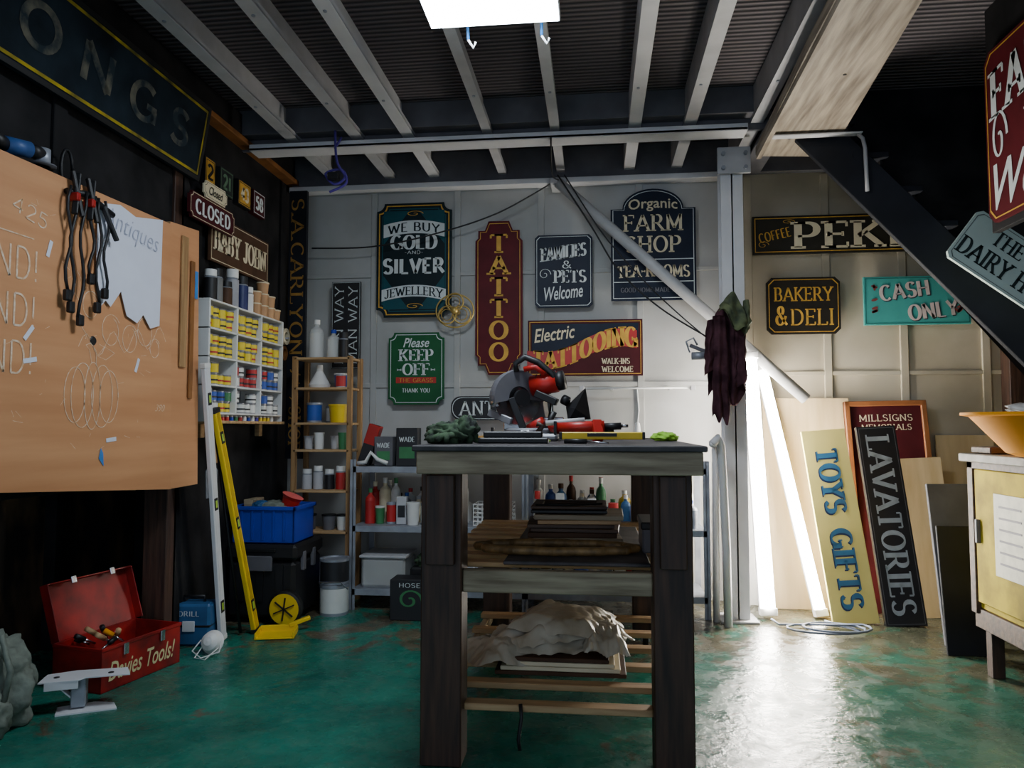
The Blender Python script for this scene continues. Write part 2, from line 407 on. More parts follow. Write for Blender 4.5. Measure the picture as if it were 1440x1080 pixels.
# ================================================================= ROOM
FY=-.9
b=Bd('floor'); b.box((-2.7,FY,-.1),(2.6,4.8,0),mat_floor(),0); b.done()
b=Bd('wall_back')
b.box((-2.7,4.7,0),(.82,4.8,2.95),whitewall,0); b.box((.82,4.7,0),(2.6,4.8,2.95),creamwall,0)
for x in (-1.43,-.88,-.34,.28): b.box((x-.02,4.685,0),(x+.02,4.705,2.6),whitewall,.002)
for x in (.94,1.40,1.84,2.3): b.box((x-.022,4.685,0),(x+.022,4.705,2.6),creamwall,.002)
b.box((-2,4.688,1.30),(.82,4.705,1.33),whitewall,.002); b.box((-2,4.688,2.02),(.82,4.705,2.045),whitewall,.002)
b.box((.82,4.688,1.36),(2.5,4.705,1.385),creamwall,.002); b.box((.82,4.688,2.12),(2.5,4.705,2.145),creamwall,.002)
b.done()
b=Bd('wall_left'); b.box((-2.7,FY,0),(-2.6,4.8,2.95),dkrust,0)
for y in (1.2,1.9,2.6,3.3,4.0): b.box((-2.6,y,0),(-2.54,y+.06,2.8),dkwall,.003)
b.done()
b=Bd('wall_right'); b.box((2.5,FY,0),(2.6,4.8,2.95),dkwall,0)
for y in (2.2,3.0,3.8): b.box((2.44,y,0),(2.5,y+.07,2.8),dkwall,.003)
b.box((2.38,4.6,0),(2.5,4.7,2.7),darkz,.003)
b.done()
b=Bd('ceiling'); b.box((-2.7,FY,2.82),(2.6,4.8,2.95),mat_ceiling(),0); b.done()
b=Bd('wall_partition')
b.box((-2.05,3.4,0),(-2.0,4.7,2.66),dkwall,.002); b.box((-2.05,1.2,.8),(-2.0,3.4,2.66),dkwall,.002)
for y in (1.6,2.5,3.36): b.box((-2.0,y,.0 if y>3 else .8),(-1.985,y+.07,2.63),dkwall,.003)
b.box((-2.1,3.3,0),(-1.985,3.38,2.66),darkz,.003)
b.done()
b=Bd('trim_1'); b.box((-2.05,1.2,2.63),(-1.93,4.66,2.66),orangew,.003); b.box((-2.05,1.2,2.66),(-1.96,4.66,2.8),dkwall,.003); b.done()
b=Bd('wall_stairwell'); b.box((1.66,1.3,1.86),(1.69,3.30,2.82),dkwall,.002); b.done()

b=Bd('ceiling_joists')
for i,x in enumerate((-2.15,-1.71,-1.34,-1.05,-.60,-.23,.19,.48,.83)):
    w=.045 if i in (4,5) else .06
    mt=steelwh if i in (3,6) else steelw
    b.box((x-.006,FY,2.66),(x+.006,4.69,2.82),mt,.001)
    b.box((x-.006,FY,2.655),(x+w,4.69,2.667),mt,.001)
    b.box((x+w-.008,FY,2.66),(x+w,4.69,2.685),mt,.001)
    for y in (1.1,1.9,2.7,3.5): b.cyl((x+.02,y,2.656),(x+.02,y,2.650),.008,galv,6)
b.done()
b=Bd('ceiling_cross_beam')
b.box((-2.0,3.99,2.62),(.95,4.01,2.81),steeld,.001)
b.box((-1.93,3.93,2.60),(.80,4.05,2.615),steelwh,.002)
b.box((-1.93,3.93,2.60),(.80,3.938,2.635),steelwh,.001)
b.box((-2.0,3.90,2.68),(1.0,3.985,2.82),steeld,.001)
b.done()
b=Bd('wall_plate_beam'); b.box((-1.98,4.60,2.575),(.9,4.69,2.61),steelwh,.003); b.box((-1.98,4.64,2.61),(2.4,4.69,2.82),steeld,.003); b.done()
b=Bd('ceiling_edge_beam')
b.box((.92,FY,2.6),(.94,4.6,2.82),steeld,.002); b.box((.88,FY,2.59),(1.0,4.6,2.605),steeld,.002)
b.done()
b=Bd('steel_column')
b.box((.70,4.20,0),(.82,4.208,2.6),steelwh,.001); b.box((.70,4.302,0),(.82,4.31,2.6),steelwh,.001); b.box((.755,4.2,0),(.765,4.31,2.6),steelwh,.001)
b.box((.66,4.15,0),(.86,4.35,.012),steelw,.002)
b.box((.68,4.17,2.45),(.86,4.185,2.60),steelw,.003)
for x in (.71,.83):
    for z in (2.48,2.56): b.cyl((x,4.17,z),(x,4.15,z),.012,galv,6)
b.done()

b=Bd('timber_landing_plank')
b.prism([(.88,4.14),(.84,2.95),(.82,1.6),(1.05,1.6),(1.14,2.69),(1.28,4.19)],2.53,2.58,plankm)
b.prism([(.875,4.1),(.815,1.6),(.835,1.6),(.90,4.1)],2.5,2.53,plankm)
for (x,y) in ((1.0,3.9),(1.15,3.9),(1.05,3.2)): b.cyl((x,y,2.528),(x,y,2.535),.008,blackp,8)
b.done()
b=Bd('staircase')
p0=Vector((1.05,3.93,2.66));p1=Vector((2.48,3.66,.90))
b.beam(p0,p1,.045,.19,black,up=(0,0,1))
def zl(x): return p0.z+(x-p0.x)*(p1.z-p0.z)/(p1.x-p0.x)
for yy,o in ((4.03,(0,1,2,3)),(4.05,(3,2,1,0))):
    b.add([(1.10,yy,zl(1.10)+.02),(2.44,yy,zl(2.44)+.02),(2.44,yy,2.82),(1.10,yy,2.82)],[o],dkwall)
for i in range(9):
    x=1.16+i*.15; z=zl(x)+.04
    b.box((x-.02,3.88-.02*i,z+.02),(x+.16,4.02,z+.05),black,.003); b.box((x+.13,3.9,z-.1),(x+.145,4.02,z+.02),dkwall,.002)
b.done()
b=Bd('steel_angle_bracket')
b.beam((.90,3.83,2.515),(1.33,3.83,2.515),.05,.008,steelwh); b.tube([(1.31,3.83,2.515),(1.335,3.83,2.49),(1.345,3.83,2.44),(1.35,3.83,2.22)],.010,steelw,8)
b.done()

# ================================================================= LIGHTS
panel=emis('led_panel_glow',(.80,.90,1,1),26)
b=Bd('led_ceiling_panel')
b.box((-.63,2.17,2.60),(-.125,2.775,2.63),steelwh,.004); b.box((-.625,2.175,2.597),(-.13,2.77,2.6),panel,0)
for x in (-.49,-.2):
    b.tube([(x,2.77,2.66),(x,2.81,2.62),(x,2.82,2.57)],.006,blu2,8); b.tube([(x,2.82,2.57),(x+.02,2.83,2.54),(x+.03,2.82,2.56)],.005,steelwh,8)
b.done()
tubem=emis('led_batten_glow',(1,.95,.86,1),66)
def batten(name,p0,p1,w):
    b=Bd(name); p0=Vector(p0);p1=Vector(p1);dd=(p1-p0)
    M=frame(p0,dd,dd.cross(Vector((0,-1,0))).normalized())
    L=dd.length
    z=(M.to_3x3()@Vector((0,0,1)))
    s=-1 if z.y>0 else 1
    b.box((0,-w/2-.006,-.03*s),(L,w/2+.006,-.004*s),steelwh,.003,M)
    b.tube([M@Vector((.02+ (L-.04)*i/8,0,.006*s)) for i in range(9)],w/2,tubem,14)
    b.box((-.02,-w/2-.008,-.03*s),(.02,w/2+.008,.03*s),white,.003,M); b.box((L-.02,-w/2-.008,-.03*s),(L+.02,w/2+.008,.03*s),white,.003,M)
    b.done()
batten('fluorescent_batten_lamp',(.93,4.28,.04),(.888,4.44,1.46),.075)
batten('fluorescent_batten_lamp',(1.22,4.33,.03),(.99,4.60,1.40),.055)
b=Bd('lamp_cable')
P=[(1.20,4.19,.02)]
for i in range(30):
    g=i/29*4.2*math.pi; P.append((1.13+.20*math.cos(g)*(1-.01*i)+.004*i,4.04+.10*math.sin(g),.012+.0006*i))
P+=[(.95,4.12,.012),(.93,4.2,.02)]
b.tube(P,.006,simple('grey_cable',S(120,130,150),.5),8); b.done()

# ================================================================= BACK WALL SIGNS
b=board('jewellery_shop_sign',FB(-1.155,2.12),.49,.74,'notch',.05,tealblk,gold,.007,.014)
b.ring(outline(.42,.67,.045),outline(.405,.655,.045),b.z,teal,b.F)
for sy in (1,-1):
    for sx in (1,-1):
        b.polys([[(sx*.2,sy*.1),(sx*.2,sy*.32),(sx*.03,sy*.32)]],teal,b.z-.0005,b.F)
rect(b,0,.215,.40,.085,silver,warp=archw(.7),dz=.0004)
T(b,'WE BUY',0,.215,.34,.06,tealblk,serif=False,warp=archw(.7),dz=.001,weight=.2)
T(b,'GOLD',0,.115,.30,.095,silver,serif=False,weight=.26)
T(b,'-AND-',0,.048,.12,.022,silver,serif=False)
T(b,'SILVER',0,-.04,.40,.105,silver,serif=False,weight=.24,thin=.12)
rect(b,0,-.20,.42,.075,silver,warp=archw(.7),dz=.0004)
T(b,'JEWELLERY',0,-.20,.38,.056,tealblk,serif=True,warp=archw(.7),dz=.001)
flourish(b,0,-.30,.12,.04,gold); flourish(b,0,.30,.12,.04,gold)
b.done()
b=board('keep_off_grass_sign',FB(-1.135,1.42),.36,.46,'notch',.035,green,silver,.004,.012)
T(b,'Please',0,.165,.17,.06,silver,'script')
T(b,'KEEP',0,.085,.22,.075,silver,weight=.22)
T(b,'-OFF-',0,-.005,.25,.075,silver,weight=.22)
rect(b,0,-.075,.26,.038,red); T(b,'THE GRASS',0,-.075,.22,.026,gold,serif=False,dz=.001)
T(b,'THANK YOU',0,-.14,.18,.028,silver,serif=False)
b.done()
b=board('tattoo_sign',FB(-.605,1.865),.30,.98,'notch',.04,maroon,gold,.004,.014,ofn=ogee)
for i,c in enumerate('TATTOO'): T(b,c,0,.345-i*.138,.115,.122,gold,weight=.24,thin=.1)
b.done()
b=board('pets_welcome_sign',FB(-.195,2.025),.36,.46,'clip',.02,navy,silver,.003,.01)
T(b,'FAMILIES',.0,.12,.28,.085,silver,weight=.2,warp=lambda x,y:(x,y+.12*x))
T(b,'&',.02,.04,.06,.05,silver,serif=False)
T(b,'PETS',.04,-.035,.2,.08,silver,weight=.2)
T(b,'Welcome',.0,-.135,.24,.085,silver,'script',rot=.1)
flourish(b,-.12,-.02,.08,.08,silver,.003)
b.done()
b=board('farm_shop_sign',FB(.36,2.18),.52,.70,'x',0,navy,silver,.004,.012,ofn=arched)
T(b,'Organic',0,.25,.30,.085,cream2,'script',shear=.0,warp=archw(.5))
T(b,'FARM',0,.135,.36,.105,cream2)
T(b,'SHOP',0,.0,.34,.105,cream2)
rect(b,0,-.095,.49,.005,silver)
T(b,'TEA-ROOMS',0,-.165,.44,.075,cream2,warp=archw(.15))
T(b,'GOOD HOME MADE FOOD',0,-.285,.4,.03,steeld,serif=False)
rect(b,0,-.235,.49,.005,silver)
b.done()
b=board('tattooing_sign',FB(-.065,1.54),.71,.35,'x',.02,dkmaroon,gold,.004,.01)
b.polys([[(-.33,.15),(.33,.15),(.33,.05),(-.33,-.06)]],navy,b.z-.0006,b.F)
T(b,'Electric',-.19,.09,.26,.085,cream2,'script',rot=.12)
rect(b,-.02,-.01,.68,.11,red,warp=lambda x,y:(x,y+.045*math.sin(x*8)+x*.12),dz=-.0003,n=24)
T(b,'TATTOOING',.0,-.005,.64,.12,gold,weight=.22,warp=lambda x,y:(x,y*(1+.2*x)+.045*math.sin(x*8)+x*.12),dz=.001)
T(b,'WALK-INS',.19,-.085,.17,.036,cream2,serif=True); T(b,'WELCOME',.2,-.135,.19,.036,cream2)
b.done()
b=board('antiques_sign',FB(-.58,1.165,4.62),.64,.15,'round',.06,blackp,silver,.003,.008)
T(b,'ANTIQUES',0,0,.53,.09,silver,weight=.14,thin=.05)
b.done()
b=board('coffee_sign',FB(1.61,2.215),1.30,.235,'x',0,simple('dark_coffee_paint',S(44,42,36),.55,spec=.2),gold,.005,.012)
T(b,'COFFEE',-.52,0,.19,.06,gold,weight=.14,rot=.22,serif=False)
flourish(b,-.59,-.06,.07,.05,gold,.003); flourish(b,-.44,.08,.08,.03,gold,.003)
T(b,'PEKING',.11,-.005,1.04,.165,cream2,weight=.28,thin=.09)
b.done()
b=board('bakery_sign',FB(1.25,1.78),.43,.345,'clip',.03,simple('brown_black_paint',S(42,38,32),.55,spec=.2),gold,.004,.012)
T(b,'BAKERY',0,.07,.34,.085,gold,weight=.13); T(b,'&',-.13,-.06,.07,.12,gold,serif=False,weight=.14); T(b,'DELI',.05,-.07,.25,.1,gold,weight=.13)
b.done()
b=board('cash_only_sign',FB(1.90,1.80),.60,.29,'x',0,turq,simple('turq_edge',S(30,110,105),.5),.004,.008)
for s_,cx,cy in (('CASH',-.07,.06),('ONLY',.09,-.06)):
    T(b,s_,cx+.006,cy-.006,.28,.095,simple('dark_shade_paint',S(60,60,70),.5),serif=False,rot=.12,weight=.22)
    T(b,s_,cx,cy,.28,.095,simple('pale_pink_lettering',S(230,212,206),.5),serif=False,rot=.12,weight=.22,dz=.001)
lf=simple('rust_leaf_paint',S(150,74,70),.5)
for i in range(14):
    x=random.uniform(-.25,.25); y=random.choice((-1,1))*random.uniform(.0,.11); g=random.uniform(0,6)
    if abs(x)<.2 and abs(y)<.09: x=math.copysign(.24,x)
    b.polys([[(math.cos(t)*.02,math.sin(t)*.008) for t in [k*math.pi/5 for k in range(10)]]],lf,b.z+.0002,b.F,x,y,rot=g)
b.done()
b=board('joinery_shop_sign',frame((-1.875,4.53,1.70),(0,0,-1),(1,0,0)),1.70,.115,'x',0,black,None,thk=.03)
tg=simple('tarnished_gold',S(176,130,56),.5,var=.35,scale=20)
T(b,'S.A.CARLYON',-.30,0,1.0,.085,tg,weight=.2); T(b,'Joinery',.40,.0,.22,.07,tg,'script'); T(b,'SHOP',.66,0,.28,.08,tg)
b.done()
b=board('man_way_sign',frame((-1.59,4.63,1.70),(0,0,1),(-1,0,0)),.56,.19,'x',0,blackp,silver,.002,.004)
T(b,'MAN WAY',0,.045,.5,.06,silver,serif=True,weight=.12); T(b,'MAN WAY',0,-.045,.5,.06,silver,weight=.12)
b.done()
b=Bd('brass_fan')
c=Vector((-.88,4.60,1.78))
for k in range(3):
    g=rad(90+120*k); q=c+Vector((math.cos(g)*.055,0,math.sin(g)*.055))
    b.tube([q+Vector((math.cos(a)*.055,0,math.sin(a)*.055)) for a in [i*2*math.pi/24 for i in range(24)]],.005,brass,8,True)
    b.tube([q+Vector((math.cos(a)*.035,-.01,math.sin(a)*.035)) for a in [i*2*math.pi/20 for i in range(20)]],.003,brass,6,True)
b.tube([c+Vector((math.cos(a)*.12,.01,math.sin(a)*.105)) for a in [i*2*math.pi/36 for i in range(36)]],.005,brass,8,True)
b.cyl(c+Vector((0,-.03,0)),c+Vector((0,.09,0)),.022,brass)
b.done()
b=Bd('wall_strip_light')
b.cyl((-.08,4.6,1.285),(.58,4.6,1.285),.007,white,10); b.box((-.1,4.58,1.27),(-.07,4.62,1.30),steelw); b.box((.57,4.58,1.27),(.60,4.62,1.30),steelw)
b.tube([(.25,4.6,1.285),(.26,4.6,1.15),(.25,4.6,1.05)],.005,white,6); b.lathe((.25,4.6,1.02),[(.0,.06,white),(.015,.05,white),(.022,0,white),(0,0,white)])
for x in (.1,.45): b.box((x-.01,4.6,1.275),(x+.01,4.69,1.29),steelw)
b.done()
b=Bd('diagonal_pipe'); b.cyl((-.22,4.52,2.55),(1.22,4.52,1.21),.034,pvc,20); b.box((-.27,4.5,2.54),(-.17,4.69,2.575),steelw); b.done()
def cable(name,P,r=.005,m=blackp):
    Q=[];P=[Vector(p) for p in P];P=[P[0]]+P+[P[-1]]
    for i in range(1,len(P)-2):
        for k in range(8):
            t=k/8; a,b_,c_,d_=P[i-1],P[i],P[i+1],P[i+2]
            Q.append(.5*((2*b_)+(c_-a)*t+(2*a-5*b_+4*c_-d_)*t*t+(3*b_-a-3*c_+d_)*t**3))
    Q.append(P[-2]); b=Bd(name); b.tube(Q,r,m,8); return b
cable('power_cable',[(-.24,4.55,2.57),(-.6,4.55,2.38),(-1.0,4.55,2.26),(-1.4,4.55,2.19),(-1.8,4.55,2.19)]).done()
cable('power_cable',[(-.22,4.44,2.57),(-.02,4.44,2.25),(.14,4.44,1.98),(.38,4.44,1.75),(.66,4.36,1.55)]).done()
cable('power_cable',[(-.18,4.44,2.57),(.05,4.44,2.2),(.3,4.44,1.9),(.5,4.44,1.70),(.68,4.36,1.52)],.004).done()
cable('ceiling_cable',[(-.23,3.92,2.6),(-.24,4.2,2.5),(-.22,4.5,2.56)]).done()
b=cable('purple_strap',[(-1.42,3.9,2.68),(-1.40,3.88,2.50),(-1.36,3.9,2.42),(-1.42,3.9,2.38),(-1.47,3.9,2.44),(-1.38,3.9,2.46),(-1.35,3.89,2.38),(-1.44,3.88,2.33)],.007,purple)
b.tube([(-1.39,3.92,2.65),(-1.42,3.9,2.58)],.006,purple); b.box((-1.45,3.87,2.40),(-1.39,3.91,2.44),blackp); b.done()

# ================================================================= LEFT WALL
b=Bd('hanging_wall_sign')
M=frame((-1.94,2.60,2.445),(0,1,0),(.16,0,1)); b.F=M; b.z=.03
b.prism(outline(1.66,.37,0,'x'),0,.028,chalkb,M)
b.ring(outline(1.66,.37,0,'x'),outline(1.62,.33,0,'x'),.030,blackp,M); b.ring(outline(1.61,.32,0,'x'),outline(1.585,.295,0,'x'),.031,yborder,M)
T(b,'TONGS',.02,0,1.32,.17,faded,serif=False,weight=.22,thin=.15,gap=.45)
b.done()
for i,(s_,y,w,bg,fg) in enumerate((('2',3.585,.1,yellow,blackp),('21',3.76,.14,simple('dark_number',S(34,40,38),.5),simple('greenish',S(96,128,100),.6)),('43',3.965,.15,yellow,cream2),('58',4.15,.15,dkmaroon,silver))):
    nb=board('number_plate',FL(y,2.36,-1.998),w,.14,'x',0,bg if i not in (0,2) else blackp,gold if i in (0,2) else fg,.004,.006,thk=.03)
    if i in (0,2): nb.ring(outline(w-.03,.11,0,'x'),outline(.001,.001,0,'x'),nb.z-.0005,simple('amber_plate',S(206,156,50),.5),nb.F)
    T(nb,s_,0,0,w*.6,.085,blackp if i==0 else fg,serif=False,weight=.24,thin=.16); nb.done()
b=board('closed_plaque',FL(3.56,2.235,-1.93),.23,.085,'notch',.02,cream2,blackp,.002,.006,thk=.01); T(b,'Closed',0,0,.14,.045,blackp,'script'); b.done()
b=board('closed_sign',FL(3.53,2.12,-1.93),.44,.13,'notch',.02,dkmaroon,cream2,.003,.006,thk=.015); T(b,'CLOSED',0,0,.34,.075,silver,serif=False,weight=.24,thin=.13); b.done()
b=board('name_sign',FL(3.93,2.03,-1.975),.68,.25,'x',0,brownp,cream2,.004,.01,thk=.014); T(b,'BABY JOHN',0,0,.6,.12,cream2,weight=.2); b.done()

b=Bd('plywood_chalk_board'); M=frame((-1.88,0,0),(0,1,0),(0,0,1)); b.F=M; b.z=.0195
b.prism([(1.5,.89),(3.12,.775),(3.075,1.945),(1.5,1.91)],0,.018,ply,M,pinex)
b.prism([(3.12,.775),(3.36,.78),(3.32,1.98),(3.08,1.96)],-.012,.008,ply,M,pinex)
b.box((-1.999,1.7,1.2),(-1.88,1.76,1.3),pinex); b.box((-1.999,2.9,1.2),(-1.88,2.96,1.3),pinex); b.box((-1.999,2.9,.85),(-1.88,2.96,.95),pinex)
for zz,yy in ((1.585,2.16),(1.43,2.155),(1.275,2.15)): T(b,'AND!',yy,zz,.27,.11,chalk,serif=False,weight=.07,thin=.06)
rect(b,2.1,1.675,.34,.004,chalk)
T(b,'425',2.25,1.76,.16,.055,chalk,serif=False,weight=.1,thin=.08,rot=-.2)
for (ox,oz,sc) in ((2.56,1.50,.05),(2.68,1.42,.06),(2.80,1.40,.055),(2.90,1.44,.06),(2.97,1.38,.04)):
    P=[(ox+sc*math.cos(t)*(1-.04*t),oz+sc*1.1*math.sin(t)*(1-.03*t)) for t in [.6+i*.28 for i in range(26)]]
    b.polys(stroke(P,.0034,.0026),chalk,b.z,M)
P=[(2.50+.022*i,1.34+.045*math.sin(i*.9)+.004*i) for i in range(26)]; b.polys(stroke(P,.003,.0024),chalk,b.z,M)
P=[(2.46+.01*math.sin(i*1.7)+.006*i,1.58-.016*i) for i in range(14)]; b.polys(stroke(P,.003,.0024),chalk,b.z,M)
T(b,'390',3.02,1.13,.07,.03,chalk,'script',bold=-.005)
pc=(2.585,1.165)
for (ox,rx,rz) in ((-.095,.055,.10),(.095,.055,.10),(-.055,.06,.118),(.055,.06,.118),(0,.045,.125)):
    P=[(pc[0]+ox+rx*math.cos(t),pc[1]+rz*math.sin(t)) for t in [i*2*math.pi/30 for i in range(31)]]
    b.polys(stroke(P,.0036,.0026),chalk,b.z,M)
b.polys(stroke([(pc[0]-.01,pc[1]+.12),(pc[0]-.025,pc[1]+.17),(pc[0]-.045,pc[1]+.185),(pc[0]-.02,pc[1]+.195),(pc[0]+.012,pc[1]+.17),(pc[0]+.015,pc[1]+.12)],.003,.003),chalk,b.z,M)
b.polys(stroke([(pc[0]+.02,pc[1]+.15),(pc[0]+.06,pc[1]+.19),(pc[0]+.12,pc[1]+.17),(pc[0]+.07,pc[1]+.14),(pc[0]+.02,pc[1]+.15)],.003,.002),chalk,b.z,M)
for k in range(60):
    y=random.uniform(1.9,3.0);z=random.uniform(.95,1.85);L=random.uniform(.01,.05);g=random.uniform(0,3.1)
    b.polys(stroke([(y,z),(y+L*math.cos(g),z+L*math.sin(g)*.7)],.0014,.0012),chalk,b.z-.0003,M)
for (y,z,g) in ((2.85,1.3,1.2),(2.26,1.36,.9),(2.7,1.0,.1),(2.27,1.27,.2),(2.34,1.66,1.3)):
    c,s_=math.cos(g),math.sin(g); q=[(-.03,-.008),(.03,-.008),(.03,.008),(-.03,.008)]
    b.polys([[(y+c*x-s_*yy,z+s_*x+c*yy) for x,yy in q]],paper,b.z+.0008,M)
b.polys([[(2.63,.93),(2.66,.9),(2.655,.95),(2.64,.97)]],blu2,b.z+.0008,M)
b.lathe((-1.862,2.58,1.37),[(.0,.004,blackp),(.014,.004,blackp),(.018,.0,blackp)],M=Matrix.Rotation(rad(90),4,'Y'))
b.done()
b=Bd('paper_template'); M=frame((-1.855,0,0),(0,1,0),(0,0,1)); b.F=M; b.z=.006
pp=[(2.57,1.60),(2.60,1.50),(2.63,1.53),(2.66,1.51),(2.72,1.58),(2.76,1.49),(2.83,1.47),(2.87,1.51),(2.92,1.46),(2.985,1.48),(2.99,1.94),(2.80,1.90),(2.70,1.92),(2.57,1.89)]
b.prism(pp,.002,.0035,paper,M)
T(b,'Antiques',2.78,1.83,.36,.10,simple('pencil_grey',S(186,190,210),.9),'script',bold=-.014,warp=lambda x,y:(x,y-.1*x)); b.done()
b=Bd('wooden_rule'); M=frame((-1.868,3.19,1.60),(0,0,1),(0,-1,0)); b.box((-.28,-.025,0),(.32,.025,.008),pinez,.001,M); b.box((-.42,-.085,0),(.22,-.055,.008),orangew,.001,M)
b.box((.05,-.12,0),(.18,-.095,.004),blu2,.0005,M); b.done()
b=Bd('spring_clamp_straps')
for k,(y,ln) in enumerate(((2.42,.42),(2.47,.46),(2.52,.30),(2.40,.38),(2.56,.40),(2.60,.34))):
    P=[(-1.835,y+.014*math.sin(i*1.1+k),1.90-ln*i/9) for i in range(10)]; b.tube(P,.0055,blackp,8)
    b.box((-1.845,y-.013,1.90-ln-.03),(-1.825,y+.013,1.90-ln+.01),blackp,.004)
for y in (2.42,2.50): b.box((-1.855,y-.01,1.85),(-1.815,y+.01,1.88),red,.004); b.beam((-1.845,y,1.96),(-1.825,y+.03,1.80),.02,.014,blackp); b.beam((-1.845,y+.03,1.96),(-1.825,y-.01,1.80),.02,.014,blackp)
b.beam((-1.84,2.58,1.88),(-1.82,2.64,1.76),.02,.014,blackp)
b.tube([(-1.85,2.40,1.88),(-1.848,2.5,1.90),(-1.84,2.64,1.86)],.012,blackp,8)
b.done()
b=Bd('angle_grinder')
b.cyl((-1.92,2.20,1.975),(-1.90,2.28,1.985),.028,simple('tool_blue',S(50,90,150),.5)); b.cyl((-1.90,2.28,1.985),(-1.90,2.33,1.99),.024,blackp); b.cyl((-1.9,2.34,2.01),(-1.9,2.34,1.95),.026,galv); b.cyl((-1.9,2.34,1.955),(-1.9,2.34,1.95),.045,steeld); b.cyl((-1.91,2.13,1.975),(-1.92,2.20,1.975),.022,blackp)
b.done()
b=Bd('coiled_hose'); b.tube([(-1.93,1.95+.06*math.cos(a),2.02+.08*math.sin(a)) for a in [i*.5 for i in range(26)]],.008,blackp,8); b.tube([(-1.93,2.5+.03*math.cos(a),2.0+.07*math.sin(a)) for a in [i*.5 for i in range(13)]],.006,blackp,8); b.done()

# paint shelf
b=Bd('paint_shelf'); x0,x1,y0,y1,z0,z1=-1.975,-1.855,3.41,4.26,1.115,1.67
b.box((x0,y0,z0),(x0+.006,y1,z1),steelw,.001)
ys=[y0+(y1-y0)*k/3 for k in range(4)]
for y in ys: b.box((x0,y-.006,z0),(x1,y+.006,z1),white,.002)
zs=[z0+(z1-z0)*k/4 for k in range(5)]
for z in zs: b.box((x0,y0-.006,z-.005),(x1,y1+.006,z+.005),white,.002)
b.box((x0,y0,z0-.05),(x1+.01,y1+.02,z0-.035),pinex,.002); b.box((x0,y0+.1,z0-.12),(x0+.03,y0+.14,z0-.05),pinex); b.box((x0,y1-.1,z0-.12),(x0+.03,y1-.06,z0-.05),pinex)
for y in (y0,y1): b.box((x0,y-.006,z0-.04),(x1,y+.006,z0),white)
b.done()
def tin(b,x,y,z,r=.03,h=.055,lab=labely,lid=galv):
    b.lathe((x,y,z),[(0,0,lid),(r,0,lid),(r,h*.1,lab),(r,h*.88,lid),(r*1.04,h*.9,lid),(r*1.04,h,lid),(r*.85,h,lid),(r*.82,h*.95,lid),(0,h*.95,lid)],16)
def bottle(b,x,y,z,r,h,m,cap=white):
    b.lathe((x,y,z),[(0,0,m),(r,0,m),(r,h*.65,m),(r*.85,h*.74,m),(r*.35,h*.82,m),(r*.35,h*.88,cap),(r*.42,h*.88,cap),(r*.42,h,cap),(0,h,cap)],16)
def spray(b,x,y,z,r,h,m,cap=None):
    cap=cap or m
    b.lathe((x,y,z),[(0,0,galv),(r,0,m),(r,h*.72,galv),(r*.8,h*.77,cap),(r*.92,h*.78,cap),(r*.9,h,cap),(0,h,cap)],16)
def tub(b,x,y,z,r,h,m,lid=None):
    b.lathe((x,y,z),[(0,0,m),(r*.85,0,m),(r,h*.9,lid or m),(r*1.06,h*.9,lid or m),(r*1.06,h,lid or m),(0,h,lid or m)],18)
b=Bd('paint_tins')
redl=simple('red_tin_label',S(190,40,40),.5); blul=simple('blue_tin_label',S(50,90,180),.5); grl=simple('green_tin_label',S(60,130,80),.5); blkl=simple('black_label',S(34,34,38),.5)
tinlid=simple('tin_lid',S(140,140,145),.4,.6)
for c in range(3):
    for r in range(4):
        for k in range(4):
            yy=ys[c]+.0385+k*.0685+random.uniform(-.003,.003); zz=zs[r]+.0055
            for st in (0,1):
                if st==1 and random.random()<.18: continue
                if c==0: lab=labely if r>=1 else random.choice([labelw,blul,labely])
                else: lab=labely if r>=2 else random.choice([labelw,redl,labelw,blul] if c==2 else [labelw,labelw,redl])
                if r==0 and random.random()<.15: lab=grl
                xx=x1-.036-random.uniform(0,.012)
                tin(b,xx,yy,zz+st*.055,.0285,.054,lab,tinlid)
                if random.random()<.7:
                    b.lathe((xx,yy,zz+st*.055),[(.029,.018,redl if (lab is labely and random.random()<.4) else blkl),(.029,.027,lab)],16)
b.done()
b=Bd('spray_cans')
zt=z1+.006
lst=[(3.47,.032,.15,blackp,white),(3.55,.03,.17,simple('grey_can',S(120,120,118),.5),blackp),(3.63,.03,.12,brownp,blackp),(3.71,.034,.2,simple('grey_can2',S(160,160,165),.4),white),(3.80,.033,.18,simple('navy_can',S(40,50,100),.4),blackp),(3.89,.03,.14,white,white)]
for i,(y,r,h,m,cp) in enumerate(lst): spray(b,-1.89-.01*(i%2),y,zt,r,h,m,cp)
b.done()
b=Bd('lidded_jars')
jar=simple('wax_jar',S(196,150,104),.5)
for (y,x,z) in ((3.98,-1.9,0),(3.98,-1.9,.067),(4.07,-1.90,0),(4.07,-1.90,.067),(4.07,-1.90,.134),(4.16,-1.90,0),(4.16,-1.90,.067),(4.235,-1.90,.0)): tub(b,x,y,zt+z,.034,.066,jar,cream2)
b.done()
b=Bd('paint_tubes')
for i in range(16):
    y=3.45+i*.048; m=random.choice([red,yellow,blue,grl,white,orange,purple,blkl])
    spray(b,-1.88,y,z0-.0345,.012,.026,m,white)
b.done()
b=Bd('tape_roll')
def ringroll(b,c,R,r,w,m,ax=(1,0,0)):
    a=Vector(ax); M=a.to_track_quat('Z','Y').to_matrix().to_4x4()
    b.lathe(c,[(r,0,m),(R,0,m),(R,w,m),(r,w,m),(r,0,m)],28,M)
ringroll(b,(-1.92,4.36,1.60),.05,.028,.045,cream2); ringroll(b,(-1.92,4.37,1.50),.045,.028,.03,orangew); b.cyl((-2.0,4.36,1.58),(-1.86,4.36,1.59),.006,galv); b.done()
